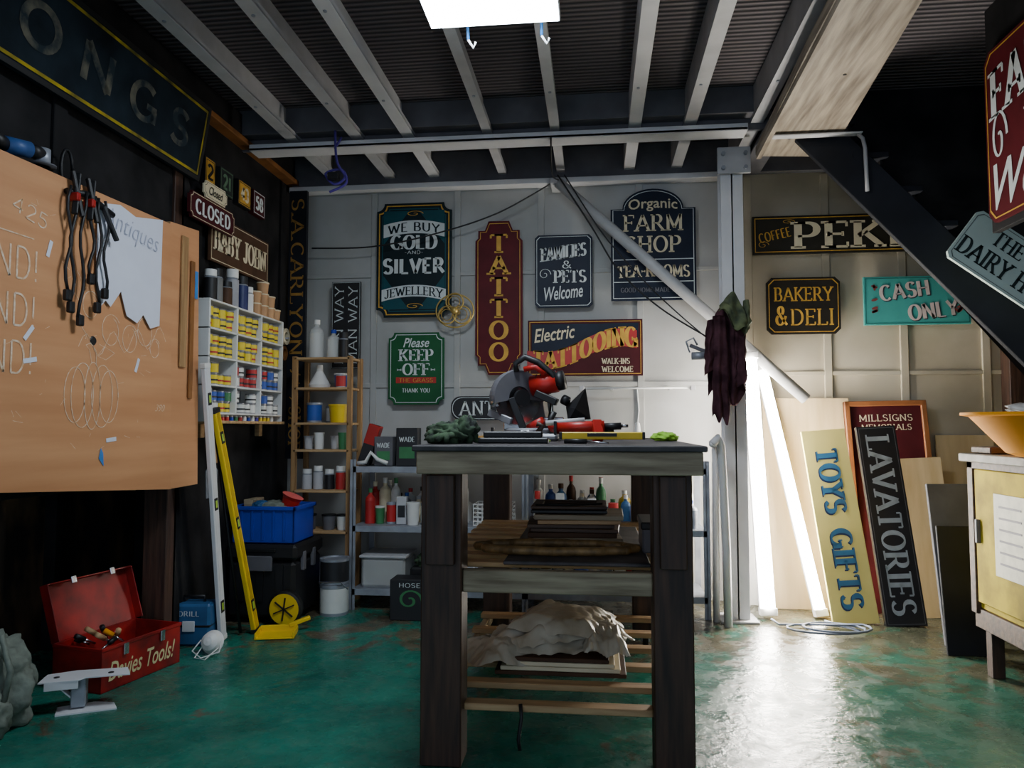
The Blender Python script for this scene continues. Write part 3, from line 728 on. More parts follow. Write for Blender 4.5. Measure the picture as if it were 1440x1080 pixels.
b=Bd('hand_trowel'); b.beam((-1.985,3.72,.98),(-1.985,3.72,.86),.03,.03,pinez,up=(1,0,0)); b.prism([(-.05,-.16),(.05,-.16),(.06,-.02),(0,.03),(-.06,-.02)],0,.004,galv,FL(3.72,.84,-1.998)); b.done()
b=Bd('spirit_level')
def level(b,p0,p1,m,end,w=.05,t=.024):
    p0=Vector(p0);p1=Vector(p1); d=p1-p0; M=frame(p0,d,(0,-1,0)); L=d.length
    b.box((0,-w/2,-t/2),(L,w/2,t/2),m,.003,M)
    b.box((0,-w/2+.012,-t/2-.001),(L,w/2-.012,t/2+.001),simple('level_web',S(200,165,20),.4) if m is yellow else m,0,M)
    b.box((-.01,-w/2-.002,-t/2-.002),(.015,w/2+.002,t/2+.002),end,.002,M); b.box((L-.015,-w/2-.002,-t/2-.002),(L+.01,w/2+.002,t/2+.002),end,.002,M)
    for f_ in (.12,.5,.88): b.box((L*f_-.03,-w/2+.01,-t/2-.003),(L*f_+.03,w/2-.01,t/2+.003),blackp,.002,M); b.box((L*f_-.018,-.008,-t/2-.004),(L*f_+.018,.008,t/2+.004),simple('vial_green',S(180,220,80),.2),.001,M)
level(b,(-1.73,3.70,.015),(-1.825,3.42,1.13),yellow,blackp); b.done()
b=Bd('spirit_level'); level(b,(-1.83,3.55,.015),(-1.83,3.33,1.34),steelwh,white,.05,.022); b.done()
b=Bd('leaning_rod'); b.cyl((-1.79,3.66,.01),(-1.845,3.46,1.05),.008,blackp,8); b.done()

b=Bd('tool_trunk')
b.box((-1.98,3.87,.03),(-1.60,4.26,.33),blackp,.02); b.box((-1.985,3.86,.335),(-1.59,4.27,.42),blackp,.018)
for x in (-1.9,-1.79,-1.68): b.box((x-.02,3.86,.12),(x+.02,3.872,.32),blackp,.006)
b.box((-1.86,3.85,.28),(-1.72,3.87,.36),steeld,.004); b.box((-1.88,3.85,.38),(-1.7,3.862,.40),rubber,.004)
for y in (3.98,4.12):
    b.box((-1.605,y-.02,.27),(-1.585,y+.02,.37),steeld,.004)
for x in (-1.95,-1.65): b.box((x-.02,3.9,0),(x+.02,4.2,.04),rubber,.006)
b.done()
b=Bd('trolley_wheel')
b.lathe((-1.63,3.855,.095),[(.0,0,yellow),(.03,-.006,yellow),(.05,.0,yellow),(.055,.004,yellow),(.078,.004,yellow),(.092,.008,rubber),(.092,.035,rubber),(.08,.042,yellow),(0,.042,yellow)],28,Matrix.Rotation(rad(90),4,'X'))
for k in range(6):
    g=k*math.pi/3+.4; b.beam((-1.63,3.81,.095),(-1.63+.06*math.cos(g),3.81,.095+.06*math.sin(g)),.006,.010,blackp,up=(0,1,0))
b.done()
b=Bd('dustpan'); M=frame((-1.60,3.66,.003),(1,.25,0),(-.25,1,0))
b.box((-.09,-.07,0),(.09,.07,.006),yellow,.001,M); b.box((-.09,.065,0),(.09,.075,.035),yellow,.002,M); b.box((-.095,-.07,0),(-.087,.07,.03),yellow,.001,M); b.box((.087,-.07,0),(.095,.07,.03),yellow,.001,M); b.beam(M@Vector((.05,.07,.03)),M@Vector((.15,.10,.06)),.025,.02,yellow); b.done()
b=Bd('storage_crate')
cx0,cx1,cy0,cy1,cz0,cz1=-1.96,-1.61,3.88,4.16,.422,.62
b.box((cx0,cy0,cz0),(cx1,cy1,cz0+.01),blue,.003)
b.box((cx0,cy0,cz0),(cx1,cy0+.01,cz1),blue,.003); b.box((cx0,cy1-.01,cz0),(cx1,cy1,cz1),blue,.003)
b.box((cx0,cy0,cz0),(cx0+.01,cy1,cz1),blue,.003); b.box((cx1-.01,cy0,cz0),(cx1,cy1,cz1),blue,.003)
b.box((cx0-.012,cy0-.012,cz1-.02),(cx1+.012,cy0+.004,cz1),blue,.003); b.box((cx1-.004,cy0-.012,cz1-.02),(cx1+.012,cy1+.012,cz1),blue,.003); b.box((cx0-.012,cy0-.012,cz1-.02),(cx0+.004,cy1+.012,cz1),blue,.003); b.box((cx0-.012,cy1-.004,cz1-.02),(cx1+.012,cy1+.012,cz1),blue,.003)
for k in range(5): b.box((cx0+.05+k*.06,cy0-.006,cz0+.02),(cx0+.062+k*.06,cy0+.002,cz1-.02),blue,.001)
b.done()
b=Bd('crate_contents')
b.blob((-1.76,4.0,.59),(.12,.09,.05),greycloth,.3,3,2); b.lathe((-1.71,3.99,.56),[(0,0,red),(.035,0,red),(.05,.10,red),(.06,.12,pink),(.0,.12,pink)],M=Matrix.Rotation(.4,4,'Y')); b.blob((-1.84,3.98,.60),(.06,.06,.04),dkblue,.3,3,5); b.box((-1.93,3.95,.5),(-1.88,4.1,.65),greyw,.003); b.done()

b=Bd('toolbox'); M=frame((-2.02,3.03,0),(.19,.98,0),(-.98,.19,0))
Lx,Wy,H=.215,.125,.175
b.box((-Lx,-Wy,0),(Lx,Wy,.006),toolred,.001,M)
for (a,c) in (((-Lx,-Wy,0),(Lx,-Wy+.005,H)),((-Lx,Wy-.005,0),(Lx,Wy,H)),((-Lx,-Wy,0),(-Lx+.005,Wy,H)),((Lx-.005,-Wy,0),(Lx,Wy,H))): b.box(a,c,toolred,.001,M)
b.box((-Lx-.004,-Wy-.004,H-.014),(Lx+.004,-Wy+.004,H),toolred,.002,M); b.box((-Lx-.004,-Wy-.004,H-.014),(-Lx+.004,Wy,H),toolred,.002,M)
b.box((-Lx+.01,-Wy+.01,H-.05),(Lx-.01,-Wy+.09,H-.045),toolred,.001,M)
ML=M@Matrix.Translation((0,Wy,H))@Matrix.Rotation(rad(-18),4,'X')
b.box((-Lx-.004,0,0),(Lx+.004,.005,.235),toolred,.001,ML)
for (a,c) in (((-Lx-.004,-.04,0),(-Lx+.001,.004,.235)),((Lx-.001,-.04,0),(Lx+.004,.004,.235)),((-Lx,-.04,.23),(Lx,.004,.236)),): b.box(a,c,toolred,.001,ML)
for x in (-.1,.1): b.box((x-.012,-Wy-.012,H-.05),(x+.012,-Wy-.003,H-.005),chrome,.002,M); b.box((x-.012,-.05,.215),(x+.012,-.04,.245),chrome,.002,ML)
b.F=frame(M@Vector((0,-Wy-.001,.075)),(.19,.98,0),(0,0,1)); b.z=.001
T(b,'Davies Tools!',0,0,.36,.075,cream,'script',bold=.01)
for k in range(9):
    x=random.uniform(-.15,.13);y=random.uniform(-.07,.07); p=M@Vector((x,y,H-.03)); q=M@Vector((x+random.uniform(-.06,.06),y+random.uniform(-.03,.03),H+random.uniform(-.02,.01)))
    b.cyl(p,q,.005,chrome,8); b.cyl(q,q+(q-p)*.8,.011,random.choice([pinex,blackp,orange,red]),8)
b.done()
b=Bd('drill_case'); M=frame((-1.95,3.50,0),(1,.1,0),(-.1,1,0)); b.box((-.1,-.06,.0),(.1,.06,.20),dkblue,.012,M); b.box((-.1,-.062,.09),(.1,.062,.1),blackp,.002,M); b.tube([M@Vector(p) for p in ((-.05,0,.2),(-.05,0,.225),(.05,0,.225),(.05,0,.2))],.008,blackp); b.box((-.03,-.066,.07),(.03,-.06,.12),steelwh,.002,M)
b.F=frame(M@Vector((0,-.061,.045)),(1,.1,0),(0,0,1)); b.z=.002; T(b,'DRILL',0,.11,.10,.025,silver,serif=False); b.done()
b=Bd('dust_mask'); b.lathe((-1.78,3.36,.05),[(0,.05,white),(.02,.046,white),(.04,.03,white),(.05,.0,white),(.054,-.004,white),(.05,-.004,white),(.038,.024,white),(0,.042,white)],22,Matrix.Rotation(rad(70),4,'X'))
b.tube([(-1.83,3.35,.06),(-1.85,3.31,.02),(-1.78,3.26,.006),(-1.72,3.31,.02),(-1.73,3.35,.06)],.003,white,6); b.tube([(-1.82,3.34,.03),(-1.81,3.26,.006),(-1.75,3.24,.006),(-1.74,3.34,.03)],.003,white,6); b.done()
b=Bd('canvas_tool_bag'); b.blob((-2.13,2.44,.14),(.15,.14,.19),greycloth,.28,2.5,3,60,36,flat=-.14); b.blob((-2.07,2.34,.07),(.1,.1,.1),greycloth,.3,3,8,flat=-.07)
b.tube([(-2.06,2.38,.26),(-2.0,2.36,.34),(-1.98,2.38,.22),(-2.0,2.38,.12)],.01,greycloth,8); b.tube([(-2.1,2.40,.28),(-2.04,2.36,.36),(-2.02,2.4,.25)],.01,greycloth,8); b.done()
b=Bd('sheet_metal_bracket')
M=frame((-1.90,2.66,0),(.9,.43,0),(-.43,.9,0))
b.prism([(-.15,-.05),(-.02,-.055),(.0,-.03),(.15,-.04),(.13,.05),(-.05,.07),(-.14,.05)],.118,.122,steelwh,M); b.box((-.13,-.052,.09),(-.02,-.048,.12),steelwh,.001,M); b.box((-.05,-.02,.01),(.0,.03,.118),galv,.004,M); b.prism([(-.09,-.06),(.11,-.05),(.09,.02),(.02,.05),(-.10,.03)],0,.005,steelwh,M)
b.beam(M@Vector((-.03,0,.03)),M@Vector((-.12,0,.118)),.03,.005,steelwh)
for x in (-.1,.08): b.cyl(M@Vector((x,0,.122)),M@Vector((x,0,.124)),.010,blackp)
b.done()

# ================================================================= BACK LEFT STORAGE
b=Bd('wooden_shelf_unit')
ux0,ux1,uy0,uy1=-1.79,-1.45,4.28,4.50
for x in (ux0,ux1):
    for y in (uy0,uy1-.03): b.box((x-.014,y,0),(x+.014,y+.03,1.47),pinez,.002)
sh=[.06,.42,.66,.90,1.06,1.27,1.45]
for z in sh: b.box((ux0,uy0,z),(ux1,uy1,z+.014),pinex,.002)
b.done()
b=Bd('decorating_supplies')
def Z(i): return sh[i]+.0145
bottle(b,-1.70,4.40,Z(6),.045,.24,clearp,white); bottle(b,-1.60,4.42,Z(6),.04,.18,clearp,blue); spray(b,-1.53,4.4,Z(6),.03,.16,blackp)
b.lathe((-1.67,4.38,Z(5)),[(.06,0,white),(.065,.02,white),(.02,.10,white),(.018,.14,white),(0,.14,white)]); tub(b,-1.55,4.42,Z(5),.04,.09,blul,white); tin(b,-1.53,4.36,Z(5),.03,.08,redl)
tub(b,-1.54,4.38,Z(4),.065,.11,yellow); tin(b,-1.70,4.38,Z(4),.045,.12,blul,galv); tin(b,-1.62,4.46,Z(4),.035,.1,labelw)
for i,(x,y) in enumerate(((-1.74,4.4),(-1.66,4.36),(-1.58,4.42),(-1.51,4.36))): tub(b,x,y,Z(3),.03,.08+.02*(i%2),random.choice([white,steelw,blkl,grl]))
for i,x in enumerate((-1.74,-1.67,-1.60,-1.53)): spray(b,x,4.38,Z(2),.03,.12+.02*(i%2),random.choice([steelw,blkl,brownp,redl]),white)
for i,x in enumerate((-1.72,-1.6,-1.51)): tub(b,x,4.38,Z(1),.04,.09,random.choice([labelw,steeld]),blackp)
b.box((-1.76,4.32,Z(0)),(-1.62,4.48,Z(0)+.16),steeld,.004); tin(b,-1.54,4.38,Z(0),.06,.2,blul)
b.done()
b=Bd('paint_pot'); tin(b,-1.47,4.13,0,.08,.17,labelw); tin(b,-1.47,4.13,.172,.08,.14,blkl); b.tube([(-1.55,4.12,.14),(-1.53,4.05,.19),(-1.41,4.05,.19),(-1.39,4.12,.14)],.003,chrome,6); b.done()

b=Bd('metal_shelving_rack'); rx0,rx1,ry0,ry1=-1.40,.60,4.22,4.60
rs=[.12,.48,.82]
for x in (rx0,-.40,rx1):
    for y in (ry0,ry1-.004):
        b.box((x-.018,y,0),(x+.018,y+.003,.86),galv,.001)
    b.box((x-.002,ry0,0),(x+.002,ry0+.035,.86),galv,.0)
for z in rs:
    b.box((rx0,ry0,z-.035),(rx1,ry0+.003,z),galv,.001); b.box((rx0,ry1-.003,z-.035),(rx1,ry1,z),galv,.001)
    b.box((rx0,ry0+.003,z-.008),(rx1,ry1-.003,z),galv,.001)
b.done()
random.seed(21)
def clutter(name,z,x0,x1,y0,y1,hmin,hmax,seed=1,tall=1.15):
    rnd=random.Random(seed); b=Bd(name); x=x0+.02
    pal=[white,labelw,steelw,blkl,redl,blul,grl,cream2,brownp,steeld,yellow,galv,labelw,white,clearp,dkblue]
    while x<x1-.05:
        r=rnd.uniform(.02,.042); h=rnd.uniform(hmin,hmax); y=rnd.uniform(y0+r+.005,min(y0+.12,y1-r)); m=rnd.choice(pal); c=rnd.choice(pal[:9])
        k=rnd.random()
        if k<.25: bottle(b,x+r,y,z,r,h,m,c)
        elif k<.5: tin(b,x+r,y,z,r,h*.7,m)
        elif k<.7: tub(b,x+r,y,z,r,h*.7,m,c)
        elif k<.85: spray(b,x+r,y,z,r*.8,h,m,c)
        else:
            M=Matrix.Translation((x+r,y,z))@Matrix.Rotation(rnd.uniform(-.15,.15),4,'Z'); b.box((-r,-r*.8,0),(r,r*.8,h*.8),m,.003,M); b.box((-r*.7,-r*.8-.001,h*.2),(r*.7,-r*.8,h*.55),c,0,M)
        for yy in (y1-.06,y1-.15):
            rr=rnd.uniform(.028,.038); bottle(b,x+r,yy,z,rr,rnd.uniform(hmin,hmax)*tall,rnd.choice(pal),rnd.choice(pal[:9]))
        x+=2*r+rnd.uniform(.001,.01)
    return b
clutter('varnish_bottles_and_tins',.821,-1.0,-.42,4.24,4.58,.10,.20,seed=5).done()
clutter('workshop_chemicals',.821,-.38,.56,4.24,4.58,.08,.17,seed=9).done()
clutter('paint_pots_row',.481,-1.38,-.75,4.24,4.58,.12,.25,seed=12).done()
clutter('adhesive_bottles_row',.481,-.38,.56,4.24,4.58,.10,.24,seed=14).done()
clutter('jerrycans_row',.121,-.86,.56,4.24,4.58,.16,.27,seed=17).done()
b=Bd('plastic_basket')
for z in [.485+.024*k for k in range(6)]:
    b.tube([(-.70,4.26,z),(-.48,4.26,z),(-.48,4.44,z),(-.70,4.44,z)],.004,white,6,True)
for k in range(10):
    x=-.70+.22*k/9; b.cyl((x,4.26,.483),(x,4.26,.605),.003,white,6); b.cyl((x,4.44,.483),(x,4.44,.605),.003,white,6)
b.box((-.70,4.26,.482),(-.48,4.44,.486),white,.001); b.done()
b=Bd('plastic_storage_box'); b.box((-1.36,4.26,.122),(-1.1,4.52,.29),clearp,.015); b.box((-1.37,4.25,.29),(-1.09,4.53,.305),steelw,.004); b.blob((-1.23,4.38,.19),(.10,.09,.05),greycloth,.35,3,4); b.box((-1.07,4.26,.122),(-.90,4.5,.24),blackp,.01); b.blob((-.98,4.38,.26),(.08,.1,.05),dkcloth,.3,3,6); b.done()
b=Bd('product_boxes')
for (x,w,h,m) in ((-1.09,.13,.22,blkl),(-1.23,.11,.17,steeld)):
    b.box((x-w/2,4.25,.8225),(x+w/2,4.33,.8225+h),m,.003); b.F=FB(x,.8225+h*.7,4.249); b.z=.001; T(b,'WADE',0,0,w*.7,.03,silver,serif=False); rect(b,0,-h*.35,w*.7,h*.3,grl)
M=frame((-1.36,4.3,.83),(.95,0,-.3),(.3,0,.95)); b.box((-.035,-.0,-.03),(.035,.24,.03),blkl,.003,M); b.box((-.036,.12,-.031),(.036,.24,.031),red,.003,M)
b.box((-1.38,4.38,.8225),(-1.2,4.52,.93),steelw,.004); b.box((-1.19,4.4,.8225),(-1.05,4.52,.90),blul,.004)
b.done()
b=Bd('flexible_hose'); b.tube([(-1.38,4.24,.838),(-1.33,4.235,.845),(-1.30,4.235,.90),(-1.26,4.235,.86),(-1.20,4.235,.838)],.012,white,8); b.done()
b=Bd('garden_sprayer_box'); b.box((-1.12,4.02,0),(-.90,4.16,.22),blkl,.004); b.F=FB(-1.01,.11,4.019); b.z=.001; flourish(b,0,0,.14,.12,grl,.01); T(b,'HOSE',0,.08,.12,.025,silver,serif=False); b.done()

# ================================================================= WORKBENCH
b=Bd('workbench')
b.box((-.56,2.24,.975),(.325,3.86,.993),topw,.003)
b.box((-.55,2.26,.905),(.315,2.30,.975),greyw,.003); b.box((-.55,3.80,.905),(.315,3.84,.975),greyw,.003)
b.box((-.55,2.30,.905),(-.51,3.80,.975),piney,.003); b.box((.275,2.30,.905),(.315,3.80,.975),piney,.003)
for (x0_,x1_) in ((-.55,-.42),(.17,.29)):
    for y in (2.33,3.64): b.box((x0_,y,.05 if y>3 else .0),(x1_,y+.115,.975 if y>3 else .905),darkz,.004)
    b.box((x0_+.02,2.305,.62),(x1_-.02,2.33,.9),darkz,.003)
for x in (-.53,.255):
    b.box((x,2.445,.53),(x+.03,3.64,.585),piney,.003); b.box((x,2.445,.11),(x+.03,3.64,.155),piney,.003)
b.box((-.42,2.35,.53),(.17,2.385,.60),greyw,.003)
for i,y in enumerate((2.47,2.62,2.77,2.92,3.07,3.22,3.37,3.52)): b.box((-.54,y,.587),(.28,y+.075,.603),pinex,.003)
b.box((-.30,2.42,.605),(.17,3.3,.617),topw,.003)
for i,y in enumerate((2.38,2.58,2.80,3.03,3.25,3.5)): b.box((-.54 if y>2.45 else -.42,y,.157),(.28 if y>2.45 else .17,y+.055,.178),pinex,.003)
for x in (-.485,.23):
    b.cyl((x-.012,3.70,.025),(x+.012,3.70,.025),.025,rubber,16); b.box((x-.02,3.69,.02),(x+.02,3.71,.06),galv,.002)
b.tube([(-.24,2.375,.185),(-.235,2.36,.15),(-.245,2.36,.08),(-.24,2.36,.05)],.006,blackp,8)
b.done()
b=Bd('stacked_boards')
z=.619; random.seed(3)
for i in range(7):
    t=random.choice((.012,.018,.014)); w=random.uniform(.15,.17); dx=random.uniform(-.02,.02)
    M=Matrix.Translation((-.08+dx,2.87,z))@Matrix.Rotation(random.uniform(-.08,.08),4,'Z'); b.box((-w,-.13,0),(w,.13,t),random.choice([greyw,darkx,pinex,greyw,brownp]),.002,M); z+=t+.001
b.done()
b=Bd('picture_frames_pile')
for k,(zz,m) in enumerate(((z+.002,blackp),(z+.017,darkx))):
    for (a,c) in (((-.24,2.76),(.04,2.80)),((-.24,2.96),(.04,3.0)),((-.24,2.80),(-.20,2.96)),((0,2.80),(.04,2.96))): b.box((a[0],a[1],zz),(c[0],c[1],zz+.013),m,.003)
b.tube([(-.22,2.74,z+.035),(-.1,2.72,z+.036),(.02,2.80,z+.036)],.004,blackp,6)
b.done()
b=Bd('ornate_gilt_frame')
P=[]
for i in range(72):
    g=i/72*2*math.pi; rr=1+.05*math.cos(12*g); P.append((-.14+.26*rr*math.cos(g),2.60+.09*rr*math.sin(g),.636))
gilt=simple('antique_gilt',S(150,118,72),.55,.2,var=.6,scale=30)
b.tube(P,.015,gilt,10,True)
for i in range(0,72,3): b.blob(P[i],(.016,.016,.014),gilt,.2,2,i,10,6)
b.done()
b=Bd('dark_tool_case'); b.box((.155,2.60,.619),(.245,2.84,.72),steeld,.006); b.box((.15,2.595,.70),(.25,2.845,.725),blackp,.004); b.done()
b=Bd('polythene_wrapped_sheets')
for i in range(4): b.box((-.36+.02*i,2.66,.18+.016*i),(.10-.02*i,3.0,.194+.016*i),random.choice([pinex,brownp,cream2]),.002)
def sheet(b,cx,cy,z,w,d,m,seed,amp=.03,n=44,rot=0):
    vs=[];fs=[]
    for i in range(n+1):
        for j in range(n+1):
            u=i/n*2-1;v=j/n*2-1; e=max(abs(u),abs(v))
            q=Vector((u*1.5+seed,v*1.5,seed)); nz_=noise.noise(q); r2=abs(noise.noise(q*2.0)); r3=abs(noise.noise(q*4.0))
            x=u*w/2*(1+.10*noise.noise(Vector((v*3,seed,1)))); y=v*d/2*(1+.1*noise.noise(Vector((u*3,seed,2))))
            zz=z+amp*(nz_+.9*r2+.35*r3)+.03*(1-e**3)-.07*max(0,e-.65)
            c,s_=math.cos(rot),math.sin(rot); vs.append((cx+c*x-s_*y,cy+s_*x+c*y,zz))
    for i in range(n):
        for j in range(n): a=i*(n+1)+j; fs.append((a,a+n+1,a+n+2,a+1))
    b.add(vs,fs,m,smooth=True)
sheet(b,-.15,2.86,.265,.50,.36,foam,1.3); sheet(b,-.10,2.86,.30,.42,.32,foam,4.1,rot=.2); sheet(b,-.13,2.84,.335,.34,.28,foam,7.7,.02,rot=-.2)
sheet(b,-.34,2.76,.24,.28,.26,foam,9.9,.025,rot=.5); sheet(b,.02,2.78,.29,.16,.3,foam,12.9,.025,rot=.1); b.done()

# --- items on the bench top
zt=.994
b=Bd('mitre_saw')
ctr=Vector((-.28,2.86,zt)); b.M=Matrix.Translation(Vector((-.262,3.0,zt)))@Matrix.Scale(.95,4)@Matrix.Translation(-ctr)
gy=simple('tool_grey',S(140,142,148),.4,.3)
b.box((-.38,2.74,zt),(-.16,3.02,zt+.03),gy,.01); b.lathe((-.28,2.86,zt+.025),[(.11,0,gy),(.11,.02,gy),(.10,.028,gy),(0,.028,gy)],32); b.box((-.30,2.62,zt+.02),(-.26,2.80,zt+.045),gy,.004); b.cyl((-.28,2.63,zt+.03),(-.28,2.56,zt+.03),.014,blackp)
b.box((-.40,2.90,zt+.045),(-.32,2.92,zt+.10),chrome,.004); b.box((-.24,2.90,zt+.045),(-.14,2.92,zt+.10),chrome,.004)
b.beam((-.24,3.02,zt+.06),(-.26,2.96,zt+.22),.06,.05,gy)
c=Vector((-.335,2.86,zt+.18)); ax=Vector((.55,-.83,0)).normalized()
Ms=ax.to_track_quat('Z','Y').to_matrix().to_4x4()
b.lathe(c,[(.0,0,chrome),(.112,0,chrome),(.112,.003,chrome),(0,.003,chrome)],48,Ms)
vs=[];fs=[]
for i in range(25):
    g=math.pi*(i/24)*1.1-.2
    for (r,zz) in ((.05,-.02),(.118,-.02),(.122,.0),(.118,.03),(.07,.035)): vs.append((r*math.cos(g),r*math.sin(g),zz))
for i in range(24):
    for k in range(4): a=i*5+k; fs.append((a,a+1,a+6,a+5))
Mg=Matrix.Translation(c)@frame((0,0,0),ax.cross(Vector((0,0,1))),(0,0,1))
b.add(vs,fs,steeld,Mg,smooth=False)
for k in range(10):
    g=k*.3+.1; b.beam(Mg@Vector((.06*math.cos(g),.06*math.sin(g),.037)),Mg@Vector((.115*math.cos(g),.115*math.sin(g),.033)),.012,.006,blackp if k%2 else gy)
b.lathe(c+ax*.03,[(.035,0,blackp),(.035,.02,blackp),(0,.02,blackp)],20,Ms)
b.beam(c+Vector((-.12,-.02,-.06)),c+Vector((-.02,-.05,-.10)),.02,.03,gy); b.beam(c+Vector((-.02,-.05,.0)),c+Vector((.03,-.05,-.13)),.018,.03,blackp); b.cyl(c+Vector((-.10,-.03,-.02)),c+Vector((-.08,-.07,-.02)),.018,chrome)
m0=c+Vector((.06,.02,.05)); b.cyl(m0,m0+Vector((.11,-.02,.02)),.045,red,24); b.cyl(m0+Vector((.11,-.02,.02)),m0+Vector((.14,-.025,.027)),.041,blackp,24)
for k in range(5): b.tube([m0+Vector((.02+.02*k,-.003*k,.005+.0038*k))+Vector((0,.046*math.cos(a),.046*math.sin(a))) for a in [i*2*math.pi/20 for i in range(20)]],.003,blackp,6,True)
b.beam(m0+Vector((.02,-.03,-.03)),m0+Vector((.11,-.05,-.07)),.04,.03,blackp)
h0=c+Vector((.0,-.03,.11)); b.tube([h0,h0+Vector((-.005,0,.035)),h0+Vector((.035,0,.062)),h0+Vector((.09,0,.04)),h0+Vector((.15,0,-.01)),h0+Vector((.17,0,-.06))],[.012,.013,.014,.014,.012,.010],blackp,12)
b.tube([h0+Vector((.03,0,.01)),h0+Vector((.08,0,.02)),h0+Vector((.12,0,-.01))],.012,red,10)
b.cyl(c+Vector((.05,.02,-.13)),c+Vector((.11,-.02,-.10)),.022,red)
b.cyl(c+Vector((.12,-.05,-.14)),c+Vector((.16,-.06,-.06)),.012,blackp); b.cyl(c+Vector((.16,-.06,-.12)),c+Vector((.16,-.10,-.12)),.025,red)
b.tube([c+Vector((.1,.05,.05)),c+Vector((.14,.1,.0)),c+Vector((.12,.14,-.12)),c+Vector((.16,.16,-.172))],.005,blackp,8)
b.done()
b=Bd('saw_dust_bag')
b.cyl((-.13,3.0,1.16),(-.11,2.99,1.15),.02,blackp)
b.add([(-.12,3.02,1.13),(-.04,2.99,1.205),(-.02,2.98,1.08),(-.11,2.98,1.07),(-.08,2.92,1.12),(-.07,3.05,1.12)],[(0,1,4),(1,2,4),(2,3,4),(3,0,4),(1,0,5),(2,1,5),(3,2,5),(0,3,5)],blackp); b.done()
b=Bd('heat_gun')
b.cyl((-.14,2.7,1.045),(.03,2.7,1.05),.022,red,20); b.cyl((.03,2.7,1.05),(.09,2.7,1.052),.013,blackp,14); b.cyl((.09,2.7,1.052),(.115,2.7,1.053),.006,chrome,10)
b.beam((.0,2.7,1.07),(.01,2.67,1.0),.035,.035,red); b.beam((.04,2.71,1.06),(.05,2.72,1.01),.03,.03,blackp); b.box((-.15,2.675,1.02),(-.14,2.725,1.07),blackp,.004); b.cyl((-.18,2.7,1.062),(-.04,2.7,1.073),.010,steelw)
b.done()
b=Bd('spirit_level'); M=frame((.02,2.58,1.0205),(1,.02,0),(0,0,1)); b.box((-.14,-.014,-.025),(.14,.011,.025),yellow,.003,M); b.box((-.05,-.004,-.026),(.05,.008,.026),blackp,.001,M); b.box((-.145,-.0142,-.026),(-.135,.0112,.026),blackp,.001,M); b.box((.135,-.0142,-.026),(.145,.0112,.026),blackp,.001,M); b.done()
b=Bd('bench_plane'); b.box((-.40,2.50,zt),(-.16,2.57,zt+.018),blackp,.003); b.box((-.38,2.51,zt+.018),(-.18,2.56,zt+.04),blackp,.004); b.tube([(-.2,2.535,zt+.03),(-.18,2.535,zt+.06),(-.2,2.535,zt+.065)],.01,darkx,8); b.done()
b=Bd('folding_rules')
for i in range(4): b.beam((-.46+.02*i,2.64+.02*i,zt+.006+.007*i),(-.16-.03*i,2.62+.02*i,zt+.006+.007*i),.03,.006,[lime,yellow,pinex,cream2][i])
b.done()
b=Bd('work_glove'); b.blob((-.50,2.48,zt+.025),(.07,.06,.045),dkcloth,.35,3,2,flat=-.025); b.blob((-.44,2.50,zt+.04),(.045,.05,.05),dkcloth,.35,3,6,flat=-.04)
for k,(dx,dy) in enumerate(((-.06,-.05),(-.045,-.075),(-.02,-.085),(.01,-.08))): b.tube([(-.48+.01*k,2.46,zt+.03),(-.49+dx*.5,2.46+dy*.6,zt+.025),(-.49+dx,2.46+dy,zt+.012)],[.014,.012,.009],dkcloth,8)
b.done()
b=Bd('lime_cloth'); b.blob((.27,3.0,zt+.015),(.05,.07,.02),lime,.3,3,4,flat=-.015); b.done()
b=Bd('screwdriver'); b.cyl((-.1,2.42,zt+.009),(-.03,2.40,zt+.009),.008,blackp); b.cyl((-.03,2.40,zt+.009),(.04,2.38,zt+.004),.003,chrome,8); b.done()

# ================================================================= RIGHT SIDE
b=Bd('hanging_jacket')
def drape(b,m,x0,x1,y,top,bot,seed,n=44,mz=44,depth=.022,folds=3.0,gather=.6):
    vs=[];fs=[]
    for side in (0,1):
        for j in range(mz+1):
            t=j/mz
            for i in range(n+1):
                u=i/n; s_=(u-.5)
                W=(x1-x0)*(gather+(1-gather)*min(1,t*2.5)**.7)
                zt0=top(u) if callable(top) else top
                zz=zt0-(zt0-bot(u))*t
                wv=math.sin(folds*2*math.pi*u+seed+t*1.2)*.6+.4*math.sin(folds*4.6*u+t*2+seed*2)+.7*noise.noise(Vector((u*4+seed,t*3,0)))
                x=(x0+x1)/2+s_*W+.012*noise.noise(Vector((t*6,seed,u*2)))*(.3+t)
                off=.028*max(0,1-(2*abs(s_))**3)
                vs.append((x,y-depth*wv*(.35+.65*t)+(-off if side==0 else off*.4),zz))
    N=(n+1)*(mz+1)
    for side in (0,1):
        for j in range(mz):
            for i in range(n): a=side*N+j*(n+1)+i; q=(a,a+1,a+n+2,a+n+1); fs.append(q if side==0 else q[::-1])
    for j in range(mz):
        for i in (0,n): a=j*(n+1)+i; fs.append((a,a+n+1,N+a+n+1,N+a))
    for i in range(n):
        for j in (0,mz): a=j*(n+1)+i; fs.append((a,a+1,N+a+1,N+a))
    b.add(vs,fs,m,smooth=True)
drape(b,cloth,.60,.80,4.11,lambda u:1.71-.35*(u-.5)**2,lambda u:1.21+.05*math.sin(u*7),1.0,gather=.7)
drape(b,cloth,.615,.70,4.06,1.64,lambda u:1.10+.02*math.sin(u*14)-.03*u,3.3,folds=1.6,gather=.8)
drape(b,cloth,.582,.655,4.07,1.62,lambda u:1.32+.06*u,5.3,folds=1.3,gather=.6)
drape(b,cloth,.735,.80,4.08,1.58,lambda u:1.25+.04*u,7.3,folds=1.3,gather=.8)
b.cyl((.72,4.2,1.70),(.70,4.05,1.72),.008,galv,8)
b.done()
b=Bd('high_visibility_vest'); hv=simple('hi_vis_green',S(100,108,72),.9,col2=S(54,62,48),scale=20)
